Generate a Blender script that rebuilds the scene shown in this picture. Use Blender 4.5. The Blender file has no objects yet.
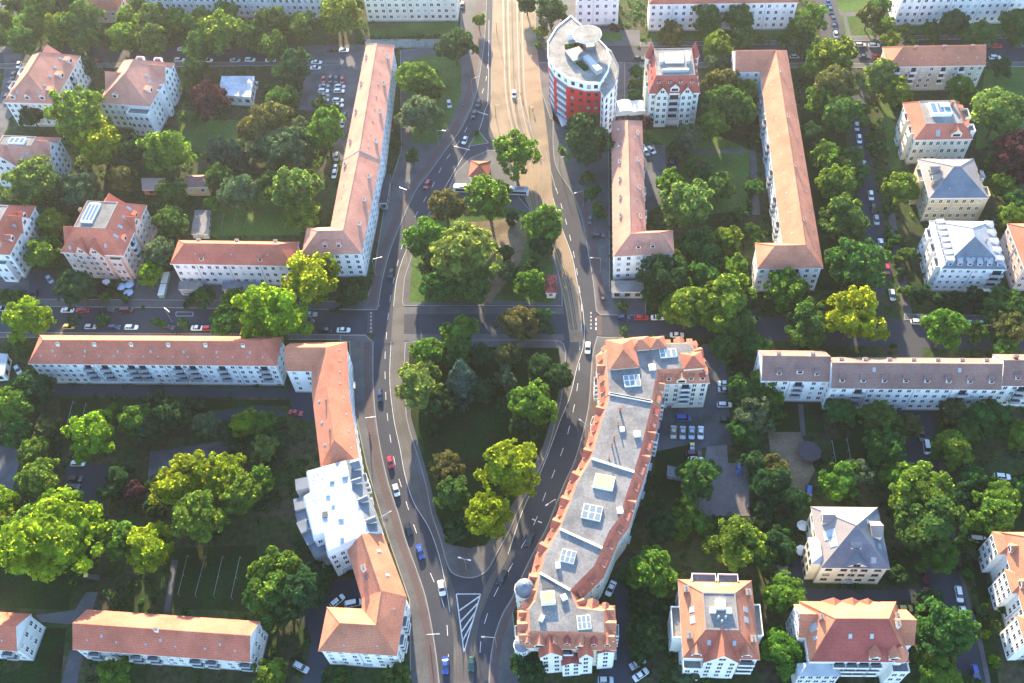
import bpy, math, random
import numpy as np
from mathutils import Vector, Matrix
random.seed(7); rng = np.random.default_rng(11)
S = bpy.context.scene; COL = S.collection
PI = math.pi; rad = math.radians
# ------------------------------------------------------------------ camera
FPX = 950.0; CX, CY = 512.0, 341.5; H = 254.0
NV = np.array([58.0, 688.5, FPX]); NV /= np.linalg.norm(NV)          # world down, in camera axes (right, down, forward)
FV = np.array([0, 0, 1.0]) - NV*NV[2]; FV /= np.linalg.norm(FV)
RV = np.cross(NV, FV)
if RV[0] < 0: RV = -RV
def W(e): e = np.array(e, float); return Vector((e @ RV, e @ FV, -(e @ NV)))
cx_, cd_, cf_ = W((1,0,0)), W((0,1,0)), W((0,0,1))
cam = bpy.data.cameras.new('camera'); co = bpy.data.objects.new('camera', cam); COL.objects.link(co)
M = Matrix.Identity(4)
for i in range(3):
    M[i][0] = cx_[i]; M[i][1] = -cd_[i]; M[i][2] = -cf_[i]
M[2][3] = H; co.matrix_world = M
cam.sensor_width = 36; cam.lens = FPX/1024*36; cam.clip_start = 1; cam.clip_end = 6000
S.camera = co
CAMP = Vector((0, 0, H)); HAZE = .00007
def G(p, z=0.0):
    """world point of height z seen at photo pixel p"""
    if isinstance(p, Vector): return Vector((p.x, p.y, z))
    r = np.array([p[0]-CX, p[1]-CY, FPX]); t = (H-z)/(r @ NV)
    return Vector((t*(r @ RV), t*(r @ FV), z))
def pxm(p, z=0.0):
    r = np.array([p[0]-CX, p[1]-CY, FPX]); t = (H-z)/(r @ NV)
    return 1.0/t                                                     # pixels per metre
# ------------------------------------------------------------------ materials
MATS = {}
def nodes(name):
    m = bpy.data.materials.new(name); m.use_nodes = True; nt = m.node_tree
    return m, nt, nt.nodes['Principled BSDF'], nt.nodes, nt.links
def mat(key, col, rough=.85, n1=(.25, .5), n2=(6., .25), spec=.3, metal=0., tint=None, objrand=0., bands=None, bump=0.):
    """base colour broken up by two scales of noise; optional rows (bands = (scale, depth))"""
    if key in MATS: return MATS[key]
    m, nt, b, N, L = nodes(key)
    tc = N.new('ShaderNodeTexCoord')
    geo = N.new('ShaderNodeNewGeometry')
    def noise(sc, det):
        n = N.new('ShaderNodeTexNoise'); n.inputs['Scale'].default_value = sc; n.inputs['Detail'].default_value = det
        L.new(geo.outputs['Position'], n.inputs['Vector']); return n
    def mul(a, amt, src):
        mr = N.new('ShaderNodeMapRange'); mr.inputs['From Min'].default_value = .3; mr.inputs['From Max'].default_value = .7
        mr.inputs['To Min'].default_value = 1-amt; mr.inputs['To Max'].default_value = 1+amt
        L.new(src, mr.inputs['Value'])
        v = N.new('ShaderNodeVectorMath'); v.operation = 'SCALE'; L.new(a, v.inputs[0]); L.new(mr.outputs[0], v.inputs['Scale'])
        return v.outputs[0]
    rgb = N.new('ShaderNodeRGB'); rgb.outputs[0].default_value = (*col, 1); out = rgb.outputs[0]
    a = noise(n1[0], 5)
    if tint:
        mx = N.new('ShaderNodeMix'); mx.data_type = 'RGBA'; mx.inputs[7].default_value = (*tint, 1)
        cr = N.new('ShaderNodeMapRange'); cr.inputs['From Min'].default_value = .45; cr.inputs['From Max'].default_value = .62
        t = noise(n1[0]*1.7+.01, 6); L.new(t.outputs['Fac'], cr.inputs['Value']); L.new(cr.outputs[0], mx.inputs[0]); L.new(out, mx.inputs[6]); out = mx.outputs[2]
    out = mul(out, n1[1], a.outputs['Fac'])
    c = noise(n2[0], 3); out = mul(out, n2[1], c.outputs['Fac'])
    if bands:
        wv = N.new('ShaderNodeTexWave'); wv.bands_direction = 'Z'; wv.inputs['Scale'].default_value = bands[0]; wv.inputs['Distortion'].default_value = .4
        L.new(geo.outputs['Position'], wv.inputs['Vector']); out = mul(out, bands[1], wv.outputs['Fac'])
    if objrand:
        oi = N.new('ShaderNodeObjectInfo'); hs = N.new('ShaderNodeHueSaturation'); L.new(out, hs.inputs['Color'])
        mr = N.new('ShaderNodeMapRange'); mr.inputs['To Min'].default_value = 1-objrand; mr.inputs['To Max'].default_value = 1+objrand
        L.new(oi.outputs['Random'], mr.inputs['Value']); L.new(mr.outputs[0], hs.inputs['Value']); out = hs.outputs[0]
    L.new(out, b.inputs['Base Color']); b.inputs['Roughness'].default_value = rough
    b.inputs['Specular IOR Level'].default_value = spec; b.inputs['Metallic'].default_value = metal
    if bump:
        bp = N.new('ShaderNodeBump'); bp.inputs['Strength'].default_value = bump; bp.inputs['Distance'].default_value = .1
        L.new(c.outputs['Fac'], bp.inputs['Height']); L.new(bp.outputs[0], b.inputs['Normal'])
    MATS[key] = m; return m
def glass(key, col=(.02, .025, .03), rough=.08):
    m, nt, b, N, L = nodes(key); b.inputs['Base Color'].default_value = (*col, 1); b.inputs['Roughness'].default_value = rough
    b.inputs['Specular IOR Level'].default_value = .6; MATS[key] = m; return m
def leafmat(key, col, tcol, tr=.45):
    m, nt, b, N, L = nodes(key); N.remove(b)
    at = N.new('ShaderNodeAttribute'); at.attribute_name = 'leaf'
    oi = N.new('ShaderNodeObjectInfo'); geo = N.new('ShaderNodeNewGeometry')
    ns = N.new('ShaderNodeTexNoise'); ns.inputs['Scale'].default_value = .55; ns.inputs['Detail'].default_value = 3; L.new(geo.outputs['Position'], ns.inputs['Vector'])
    def chain(c, amp):
        rgb = N.new('ShaderNodeRGB'); rgb.outputs[0].default_value = (*c, 1)
        hs = N.new('ShaderNodeHueSaturation'); L.new(rgb.outputs[0], hs.inputs['Color'])
        mr = N.new('ShaderNodeMapRange'); mr.inputs['To Min'].default_value = .475; mr.inputs['To Max'].default_value = .525; L.new(oi.outputs['Random'], mr.inputs['Value']); L.new(mr.outputs[0], hs.inputs['Hue'])
        m1 = N.new('ShaderNodeMapRange'); m1.inputs['To Min'].default_value = 1-amp; m1.inputs['To Max'].default_value = 1+amp; L.new(at.outputs['Fac'], m1.inputs['Value'])
        m2 = N.new('ShaderNodeMapRange'); m2.inputs['From Min'].default_value = .3; m2.inputs['From Max'].default_value = .7; m2.inputs['To Min'].default_value = .65; m2.inputs['To Max'].default_value = 1.35; L.new(ns.outputs['Fac'], m2.inputs['Value'])
        mu = N.new('ShaderNodeMath'); mu.operation = 'MULTIPLY'; L.new(m1.outputs[0], mu.inputs[0]); L.new(m2.outputs[0], mu.inputs[1])
        L.new(mu.outputs[0], hs.inputs['Value']); return hs.outputs[0]
    d = N.new('ShaderNodeBsdfDiffuse'); L.new(chain(col, .4), d.inputs['Color'])
    t = N.new('ShaderNodeBsdfTranslucent'); L.new(chain(tcol, .4), t.inputs['Color'])
    mx = N.new('ShaderNodeMixShader'); mx.inputs[0].default_value = tr; L.new(d.outputs[0], mx.inputs[1]); L.new(t.outputs[0], mx.inputs[2])
    L.new(mx.outputs[0], N['Material Output'].inputs['Surface']); MATS[key] = m; return m
mat('ground', (.032, .05, .016), .95, (.05, .35), (.6, .4), .1, tint=(.06, .052, .03))
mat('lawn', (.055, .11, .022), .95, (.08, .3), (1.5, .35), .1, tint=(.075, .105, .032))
mat('lawn_shaded', (.014, .034, .008), .95, (.06, .35), (1.2, .3), .1, tint=(.02, .026, .009))  # lawn with the shade of trees and blocks put into its colour
mat('dirt', (.2, .15, .1), .95, (.1, .25), (1.5, .2), .1, tint=(.14, .11, .07))
mat('asphalt', (.036, .039, .05), .9, (.06, .14), (2.5, .12), .3, tint=(.042, .045, .058))
mat('asphalt_light', (.09, .09, .1), .9, (.08, .18), (2., .14), .3, tint=(.055, .056, .062))
mat('paving', (.09, .09, .094), .9, (.1, .18), (2.2, .15), .3, tint=(.075, .072, .075))
mat('paving_pale', (.15, .128, .128), .9, (.1, .15), (1.8, .2), .3, tint=(.12, .105, .105))
mat('red_paving', (.088, .062, .062), .9, (.1, .15), (2., .12), .3)
mat('tram_paving', (.09, .082, .078), .85, (.08, .2), (3., .2), .4, tint=(.07, .064, .06))
mat('tram_sand_sunlit', (.25, .18, .115), .9, (.06, .15), (3., .2), .3, tint=(.19, .135, .085))  # pale sandy tram bed, warm sunlight put into its colour
mat('kerb', (.22, .21, .2), .9, (.3, .1), (3., .1))
mat('marking', (.5, .5, .49), .7, (.5, .2), (5., .3))
mat('rail', (.06, .055, .05), .5, (.5, .1), (5., .1), metal=.4)
mat('tile_red', (0.432, 0.138, 0.09), .9, (.14, .13), (3.2, .22), .15, tint=(0.38, 0.121, 0.0792), objrand=.08, bands=(1.1, .12))
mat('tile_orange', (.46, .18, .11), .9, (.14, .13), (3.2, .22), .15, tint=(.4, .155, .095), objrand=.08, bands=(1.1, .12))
mat('tile_pink', (0.504, 0.228, 0.162), .9, (.14, .13), (3.2, .22), .15, tint=(0.444, 0.201, 0.143), objrand=.06, bands=(1.1, .12))
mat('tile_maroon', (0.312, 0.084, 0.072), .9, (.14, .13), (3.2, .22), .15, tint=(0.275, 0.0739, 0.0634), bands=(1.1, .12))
mat('tile_brown', (0.228, 0.138, 0.12), .9, (.14, .13), (3.2, .22), .15, tint=(0.201, 0.121, 0.106), bands=(1.1, .12))
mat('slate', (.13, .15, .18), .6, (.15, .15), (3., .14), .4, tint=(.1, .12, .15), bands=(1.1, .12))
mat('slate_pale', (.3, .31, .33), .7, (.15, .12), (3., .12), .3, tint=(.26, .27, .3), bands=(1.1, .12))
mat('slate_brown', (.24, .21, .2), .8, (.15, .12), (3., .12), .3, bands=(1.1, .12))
mat('flat_grey', (.2, .192, .185), .9, (.12, .2), (1.6, .2), .2, tint=(.15, .147, .146))
mat('flat_white', (.42, .44, .47), .6, (.15, .2), (1.4, .25), .3, tint=(.31, .33, .36))
mat('flat_beige', (.26, .245, .22), .9, (.12, .25), (1.6, .2), .2, tint=(.19, .18, .17))
for k, c in dict(white=(.74, .74, .72), pale=(.62, .63, .63), cream=(.72, .65, .5), pink=(.66, .46, .38), yellow=(.62, .5, .28), beige=(.52, .47, .38), greenish=(.56, .6, .54), grey=(.36, .37, .39), red=(.62, .03, .03), blue=(.06, .12, .3), brightwhite=(.8, .8, .8)).items():
    mat('wall_'+k, c, .9, (.2, .1), (2., .07), .2)
mat('frame_white', (.75, .75, .73), .6, (1., .05), (5., .05)); mat('frame_dark', (.1, .09, .08), .6, (1., .1), (5., .1))
mat('metal', (.4, .42, .44), .35, (.5, .1), (4., .1), .5, metal=.7); mat('metal_dark', (.08, .085, .09), .5, (.5, .1), (4., .1), .5, metal=.3)
mat('zinc', (.3, .34, .38), .5, (.3, .12), (3., .1), .5)
mat('brick', (.3, .14, .1), .9, (.5, .15), (5., .2)); mat('bark', (.1, .075, .05), .95, (1., .25), (6., .25))
mat('wood', (.2, .12, .07), .8, (.6, .2), (5., .2)); mat('rubber', (.02, .02, .02), .9, (1., .1), (5., .1))
mat('canvas_blue', (.3, .42, .55), .8, (.6, .1), (4., .1)); mat('canvas_white', (.7, .7, .68), .8, (.6, .06), (4., .06)); mat('canvas_dark', (.06, .05, .055), .8, (.6, .15), (4., .1))
mat('yellow_panel', (.75, .6, .2), .5, (.4, .1), (3., .1)); mat('green_metal', (.2, .34, .24), .6, (.5, .12), (3., .1)); mat('teal_fence', (.22, .34, .33), .8, (.5, .15), (3., .15))
mat('navy_cloth', (.03, .05, .13), .8, (.6, .1), (4., .1)); mat('skin', (.5, .33, .25), .7, (1., .05), (4., .05)); mat('hair', (.05, .035, .025), .8, (1., .1), (4., .1))
mat('cloth_red', (.4, .06, .06), .9, (.6, .1), (4., .1)); mat('cloth_grey', (.2, .21, .23), .9, (.6, .1), (4., .1)); mat('denim', (.05, .07, .13), .9, (.6, .1), (4., .1))
glass('pane'); mat('pane_blind', (.4, .39, .36), .5, (1., .1), (5., .1), .5); glass('pane_grey', (.07, .08, .09), .1); glass('pane_blue', (.1, .16, .22), .12); glass('pane_sky', (.16, .19, .2), .35); glass('car_glass', (.015, .018, .022), .06); glass('skylight_glass', (.3, .33, .36), .15)
CARCOL = dict(white=(.75, .75, .75), silver=(.42, .44, .46), grey=(.2, .21, .22), black=(.014, .014, .016), dark=(.035, .037, .042), red=(.42, .02, .03), maroon=(.1, .015, .025), blue=(.03, .08, .32), navy=(.02, .035, .1), gold=(.5, .36, .1), dgreen=(.02, .07, .05), beige=(.5, .45, .35), paleblue=(.35, .45, .58))
for k, c in CARCOL.items():
    m, nt, b, N, L = nodes('paint_'+k); b.inputs['Base Color'].default_value = (*c, 1); b.inputs['Roughness'].default_value = .3; b.inputs['Coat Weight'].default_value = .5; MATS['paint_'+k] = m
LEAF = dict(
    Y=((.12, .18, .018), (.4, .52, .03), .5), g=((.075, .14, .026), (.24, .38, .045), .48), p=((.09, .145, .04), (.26, .37, .07), .46),
    m=((.048, .11, .03), (.13, .25, .04), .45), d=((.03, .072, .028), (.07, .155, .038), .4), o=((.09, .1, .036), (.23, .23, .06), .42),
    b=((.07, .115, .06), (.18, .25, .1), .44), c=((.045, .08, .06), (.08, .13, .08), .2), r=((.06, .028, .032), (.12, .04, .04), .3))
for k, v in LEAF.items(): leafmat('leaf_'+k, v[0], tuple(min(.75, x*1.16) for x in v[1]), v[2]+.03)
# ------------------------------------------------------------------ mesh helpers
class MB:
    def __init__(s): s.v = []; s.f = []; s.m = []; s.mats = []
    def mi(s, k):
        if k not in s.mats: s.mats.append(k)
        return s.mats.index(k)
    def add(s, vs, fs, k):
        o = len(s.v); s.v += [tuple(v) for v in vs]; i = s.mi(k)
        for f in fs: s.f.append([a+o for a in f]); s.m.append(i)
        return s
    def box(s, x0, x1, y0, y1, z0, z1, k, skip=''):
        v = [(x0,y0,z0),(x1,y0,z0),(x1,y1,z0),(x0,y1,z0),(x0,y0,z1),(x1,y0,z1),(x1,y1,z1),(x0,y1,z1)]
        return s.add(v, [(0,3,2,1),(4,5,6,7),(0,1,5,4),(1,2,6,5),(2,3,7,6),(3,0,4,7)], k)
    def prism(s, poly, z0, z1, k, top=None, bottom=False):
        """poly: list of (x, y) counter-clockwise"""
        n = len(poly); v = [(p[0],p[1],z0) for p in poly]+[(p[0],p[1],z1) for p in poly]
        s.add(v, [(i,(i+1)%n,(i+1)%n+n,i+n) for i in range(n)], k)
        if top: s.add(v[n:], [tuple(range(n))], top)
        if bottom: s.add(v[:n], [tuple(range(n))[::-1]], k)
        return s
    def tube(s, pts, rs, k, n=6):
        pts = [Vector(p) for p in pts]; rs = rs if isinstance(rs, (list, tuple)) else [rs]*len(pts)
        vs = []; fs = []
        for i, p in enumerate(pts):
            d = (pts[min(i+1, len(pts)-1)]-pts[max(i-1, 0)]).normalized()
            a = d.orthogonal().normalized(); b = d.cross(a)
            for j in range(n):
                t = 2*PI*j/n; vs.append(p+(a*math.cos(t)+b*math.sin(t))*rs[i])
        for i in range(len(pts)-1):
            for j in range(n): fs.append((i*n+j, i*n+(j+1)%n, (i+1)*n+(j+1)%n, (i+1)*n+j))
        fs += [tuple(range(n))[::-1], tuple(range((len(pts)-1)*n, len(pts)*n))]
        return s.add(vs, fs, k)
    def cone(s, cx, cy, z0, z1, r0, r1, k, n=12):
        vs = [(cx+r0*math.cos(2*PI*j/n), cy+r0*math.sin(2*PI*j/n), z0) for j in range(n)]+[(cx+r1*math.cos(2*PI*j/n), cy+r1*math.sin(2*PI*j/n), z1) for j in range(n)]
        return s.add(vs, [(j,(j+1)%n,(j+1)%n+n,j+n) for j in range(n)]+[tuple(range(n, 2*n)), tuple(range(n))[::-1]], k)
    def mesh(s, name):
        me = bpy.data.meshes.new(name); me.from_pydata(s.v, [], s.f)
        for k in s.mats: me.materials.append(MATS[k])
        me.polygons.foreach_set('material_index', s.m); me.update(); return me
    def build(s, name, parent=None, mw=None):
        return put(name, s.mesh(name), parent, mw)
def put(name, me, parent=None, mw=None):
    o = bpy.data.objects.new(name, me); COL.objects.link(o)
    if parent: o.parent = parent
    if mw is not None: o.matrix_local = mw
    return o
NOGROW = []
REG = []                                                             # things whose labels are made distinct at the end
def thing(name, label, cat, loc=(0,0,0), rz=0, group=None, px=None, auto=False):
    o = bpy.data.objects.new(name, None); COL.objects.link(o); o.empty_display_size = .5
    o.location = loc; o.rotation_euler = (0, 0, rz); tag(o, label, cat, group, px, auto); return o
def tag(o, label, cat, group=None, px=None, auto=False):
    o['label'] = label; o['category'] = cat
    if group: o['group'] = group
    if auto: REG.append((o, px))
def struct(o, kind='structure'): o['kind'] = kind; return o
def copytree(o, loc, rz):
    c = o.copy(); COL.objects.link(c); c.location = loc; c.rotation_euler = (0, 0, rz)
    for ch in o.children:
        k = ch.copy(); COL.objects.link(k); k.parent = c
        for g in ch.children:
            q = g.copy(); COL.objects.link(q); q.parent = k
    return c
def ccw(P):
    a = sum(P[i][0]*P[(i+1)%len(P)][1]-P[(i+1)%len(P)][0]*P[i][1] for i in range(len(P)))
    return list(P) if a > 0 else list(P)[::-1]
def offset(P, ds):
    """move edge i (P[i]->P[i+1]) of a CCW polygon outward by ds[i]"""
    n = len(P); Lq = []
    for i in range(n):
        a = Vector(P[i][:2]); b = Vector(P[(i+1)%n][:2]); d = (b-a).normalized(); nr = Vector((d.y, -d.x)); Lq.append((a+nr*ds[i], d))
    out = []
    for i in range(n):
        (p, d), (q, e) = Lq[i-1], Lq[i]; cr = d.x*e.y-d.y*e.x
        if abs(cr) < .12: out.append((p+d*((q-p).dot(d))+q)/2 if abs(cr) < .02 else q)
        else: out.append(p+d*(((q-p).x*e.y-(q-p).y*e.x)/cr))
    return out
def smooth(P, k=5):
    P = [Vector(p) for p in P]; out = []
    for i in range(len(P)-1):
        a = P[max(i-1, 0)]; b = P[i]; c = P[i+1]; d = P[min(i+2, len(P)-1)]
        for j in range(k):
            t = j/k; out.append(.5*((2*b)+(c-a)*t+(2*a-5*b+4*c-d)*t*t+(3*b-a-3*c+d)*t**3))
    return out+[P[-1]]
# ------------------------------------------------------------------ windows, balconies, roof fittings (meshes shared by the copies)
CACHE = {}
def window_mesh(w, h, pane='pane', frame='frame_white', arch=False):
    k = ('w', w, h, pane, frame)
    if k not in CACHE:
        b = MB(); f = .12
        b.box(-w/2-f, -w/2, -.02, .06, -h/2-f, h/2+f, frame); b.box(w/2, w/2+f, -.02, .06, -h/2-f, h/2+f, frame)
        b.box(-w/2, w/2, -.02, .06, h/2, h/2+f, frame); b.box(-w/2-.2, w/2+.2, -.02, .16, -h/2-f-.05, -h/2, frame)
        b.box(-.05, .05, -.02, .05, -h/2, h/2, frame)
        b.box(-w/2, -.05, -.02, .025, -h/2, h/2, pane); b.box(.05, w/2, -.02, .025, -h/2, h/2, pane)
        CACHE[k] = b.mesh('window')
    return CACHE[k]
def balcony_mesh(w, d, par, pane='pane'):
    k = ('b', w, d, par)
    if k not in CACHE:
        b = MB(); b.box(-w/2, w/2, 0, d, -.2, 0, 'wall_grey')
        b.box(-w/2, w/2, d-.1, d, .003, 1., par); b.box(-w/2, -w/2+.1, .003, d-.1, .003, 1., par); b.box(w/2-.1, w/2, .003, d-.1, .003, 1., par)
        b.box(-w*.36, w*.36, -.02, .03, .02, 2.15, pane); b.box(-w*.4, -w*.36, -.02, .06, .02, 2.2, 'frame_white'); b.box(w*.36, w*.4, -.02, .06, .02, 2.2, 'frame_white')
        CACHE[k] = b.mesh('balcony')
    return CACHE[k]
def skylight_mesh(w, h):
    k = ('s', w, h)
    if k not in CACHE:
        b = MB(); b.box(-w/2, w/2, -h/2, h/2, -.1, .1, 'zinc'); b.box(-w/2+.12, w/2-.12, -h/2+.12, h/2-.12, .101, .13, 'skylight_glass'); CACHE[k] = b.mesh('skylight')
    return CACHE[k]
def dormer_mesh(w, h, rm, wm, style='shed', dep=2.6):
    k = ('d', w, h, rm, wm, style, dep)
    if k not in CACHE:
        b = MB(); b.box(-w/2, w/2, 0, dep, -.4, h, wm)
        b.box(-w*.36, w*.36, -.05, -.003, h*.18, h*.86, 'pane'); b.box(-w*.42, -w*.36, -.08, -.003, h*.1, h*.93, 'frame_white'); b.box(w*.36, w*.42, -.08, -.003, h*.1, h*.93, 'frame_white'); b.box(-w*.36, w*.36, -.08, -.003, h*.86, h*.93, 'frame_white')
        e = .2
        if style == 'shed': b.add([(-w/2-e,-e,h+.003),(w/2+e,-e,h+.003),(w/2+e,dep,h+.25),(-w/2-e,dep,h+.25),(-w/2-e,-e,h+.13),(w/2+e,-e,h+.13),(w/2+e,dep,h+.38),(-w/2-e,dep,h+.38)], [(0,3,2,1),(4,5,6,7),(0,1,5,4),(1,2,6,5),(2,3,7,6),(3,0,4,7)], rm)
        else:
            g = w*.5
            b.add([(-w/2,-.02,h),(w/2,-.02,h),(0,-.02,h+g)], [(0,1,2)], wm)
            b.add([(-w/2-e,-e,h-.1),(0,-e,h+g+.08),(0,dep+.7,h+g+.08),(-w/2-e,dep,h-.1),(w/2+e,-e,h-.1),(w/2+e,dep,h-.1)], [(0,1,2,3),(1,4,5,2)], rm)
        CACHE[k] = b.mesh('dormer')
    return CACHE[k]
def chimney_mesh(kind='brick', w=.8, l=1.2, h=1.5):
    k = ('c', kind, w, l, h)
    if k not in CACHE:
        b = MB(); b.box(-l/2, l/2, -w/2, w/2, -1., h, kind); b.box(-l/2-.08, l/2+.08, -w/2-.08, w/2+.08, h, h+.12, 'kerb')
        for x in (-l*.25, l*.25): b.cone(x, 0, h+.12, h+.4, .16, .14, 'brick', 8)
        CACHE[k] = b.mesh('chimney')
    return CACHE[k]
def door_mesh(w=1.6, h=2.4, k='wood'):
    key = ('door', w, h, k)
    if key not in CACHE:
        b = MB(); b.box(-w/2, w/2, -.02, .06, 0, h, k); b.box(-w/2-.15, -w/2, -.02, .1, 0, h+.15, 'frame_white'); b.box(w/2, w/2+.15, -.02, .1, 0, h+.15, 'frame_white'); b.box(-w/2, w/2, -.02, .1, h, h+.15, 'frame_white')
        b.box(-w/2-.5, w/2+.5, .0, .9, h+.35, h+.47, 'zinc'); CACHE[key] = b.mesh('door')
    return CACHE[key]
def wallframe(p, q, t, z):
    """local matrix on wall edge p->q (CCW polygon) at distance t, height z: x along, y outward"""
    d = (Vector(q[:2])-Vector(p[:2])).normalized(); c = Vector(p[:2])+d*t
    m = Matrix(((-d.x, d.y, 0, c.x), (-d.y, -d.x, 0, c.y), (0, 0, 1, z), (0, 0, 0, 1)))
    return m
class Facade:
    """collects the windows of one building; the 100 that show largest become parts"""
    def __init__(s, root, parent): s.root = root; s.par = parent; s.w = []; s.rm = Matrix.LocRotScale(root.location, root.rotation_euler, None)
    def sees(s, p, q, zc):
        a = s.rm @ Vector((p[0], p[1], zc)); b = s.rm @ Vector((q[0], q[1], zc)); d = b-a; n = Vector((d.y, -d.x, 0)).normalized()
        v = CAMP-(a+b)/2; v.normalize(); return v.dot(n)
    def wall(s, p, q, z0, z1, st, sp=2.7, size=(1.1, 1.4), pane='pane', frame='frame_white', skip=(), balc=(), par='wall_pale', bw=3., bd=1.2, door=None, first=0, thresh=-.12, dbl=False):
        if s.sees(p, q, (z0+z1)/2) < thresh: return
        Ln = (Vector(q[:2])-Vector(p[:2])).length; n = max(1, int((Ln-.8)/sp)); sh = (z1-z0)/st
        if Ln < 1.8: return
        for c in range(n):
            t = Ln*(c+.5)/n
            if any(abs(t-b_*Ln) < bw/2+size[0]/2 for b_ in balc) or any(a*Ln <= t <= b_*Ln for a, b_ in skip): continue
            for k in range(first, st):
                if door is not None and k == 0 and abs(t-door*Ln) < 1.9: continue
                s.w.append((wallframe(p, q, t, z0+sh*(k+.55)), window_mesh(size[0], size[1], random.choice((pane, pane, pane, 'pane_grey', 'pane_blind')), frame)))
        npipe = int(Ln/13)
        for k in range(npipe):
            key = ('pipe', round(z1, 1))
            if key not in CACHE: pb = MB(); pb.box(-.07, .07, .0, .13, .1, z1+.25, 'zinc'); CACHE[key] = pb.mesh('downpipe')
            tt = (int(n*(k+1)/(npipe+1)))*Ln/n
            if not any(abs(tt-b_*Ln) < bw/2+.1 for b_ in balc): put('downpipe', CACHE[key], s.par, wallframe(p, q, tt, 0))
        for b_ in balc:
            for k in range(1 if st > 2 else 0, st): put('balcony', balcony_mesh(bw, bd, par, pane), s.par, wallframe(p, q, b_*Ln, z0+sh*k+.1))
        if door is not None: put('door', door_mesh(), s.par, wallframe(p, q, door*Ln, .0))
    def done(s):
        s.w.sort(key=lambda a: ((s.rm @ a[0].translation)-CAMP).length)
        for m, me in s.w[:100]: put('window', me, s.par, m)
        rest = s.w[100:]
        if rest:
            vs = []; fs = []; mi = []; mats = []
            for m, me in rest:
                o = len(vs); vs += [tuple(m @ v.co) for v in me.vertices]; idx = []
                for x in me.materials:
                    if x not in mats: mats.append(x)
                    idx.append(mats.index(x))
                for p in me.polygons: fs.append([a+o for a in p.vertices]); mi.append(idx[p.material_index])
            me = bpy.data.meshes.new('window_rows'); me.from_pydata(vs, [], fs)
            for x in mats: me.materials.append(x)
            me.polygons.foreach_set('material_index', mi); o = put('window_rows', me, s.par); o['kind'] = 'stuff'
class Facet:
    def __init__(s, a, b, ta, tb): s.a, s.b, s.ta, s.tb = map(Vector, (a, b, ta, tb))
    def pos(s, t, f): return s.a.lerp(s.b, t).lerp(s.ta.lerp(s.tb, t), f)
    def frame(s, t, f, tilt):
        p = s.pos(t, f); x = (s.b-s.a); x.z = 0; x.normalize(); up = s.ta.lerp(s.tb, .5)-s.a.lerp(s.b, .5); up -= x*up.dot(x); up.normalize()
        if not tilt: up.z = 0; up.normalize()
        z = x.cross(up)
        if z.z < 0: x = -x; z = -z
        m = Matrix.Identity(4)
        for i in range(3): m[i][0] = x[i]; m[i][1] = up[i]; m[i][2] = z[i]; m[i][3] = p[i]
        return m
def fit_items(items, facets, roof, rm, wm):
    for it in items:
        kind, key, t, f = it[:4]; o = it[4] if len(it) > 4 else None; fc = facets[key]
        if kind == 'sky': put('skylight', skylight_mesh(*(o or (.9, 1.3))), roof, fc.frame(t, f, True))
        elif kind == 'vent': put('vent', skylight_mesh(.5, .5), roof, fc.frame(t, f, True))
        elif kind == 'dorm': put('dormer', dormer_mesh(*(o or (1.6, 1.5)), rm, wm), roof, fc.frame(t, f, False))
        elif kind == 'gdorm': put('dormer', dormer_mesh(*(o or (2., 1.6)), rm, wm, 'gable'), roof, fc.frame(t, f, False))
        elif kind == 'chim': put('chimney', chimney_mesh(*(o or ('brick',))), roof, fc.frame(t, f, False))
def roofmesh(rm): return MB()
LMK = []                                                             # landmarks for the wording of labels
def landmark(p, s): LMK.append((p, s))
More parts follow.
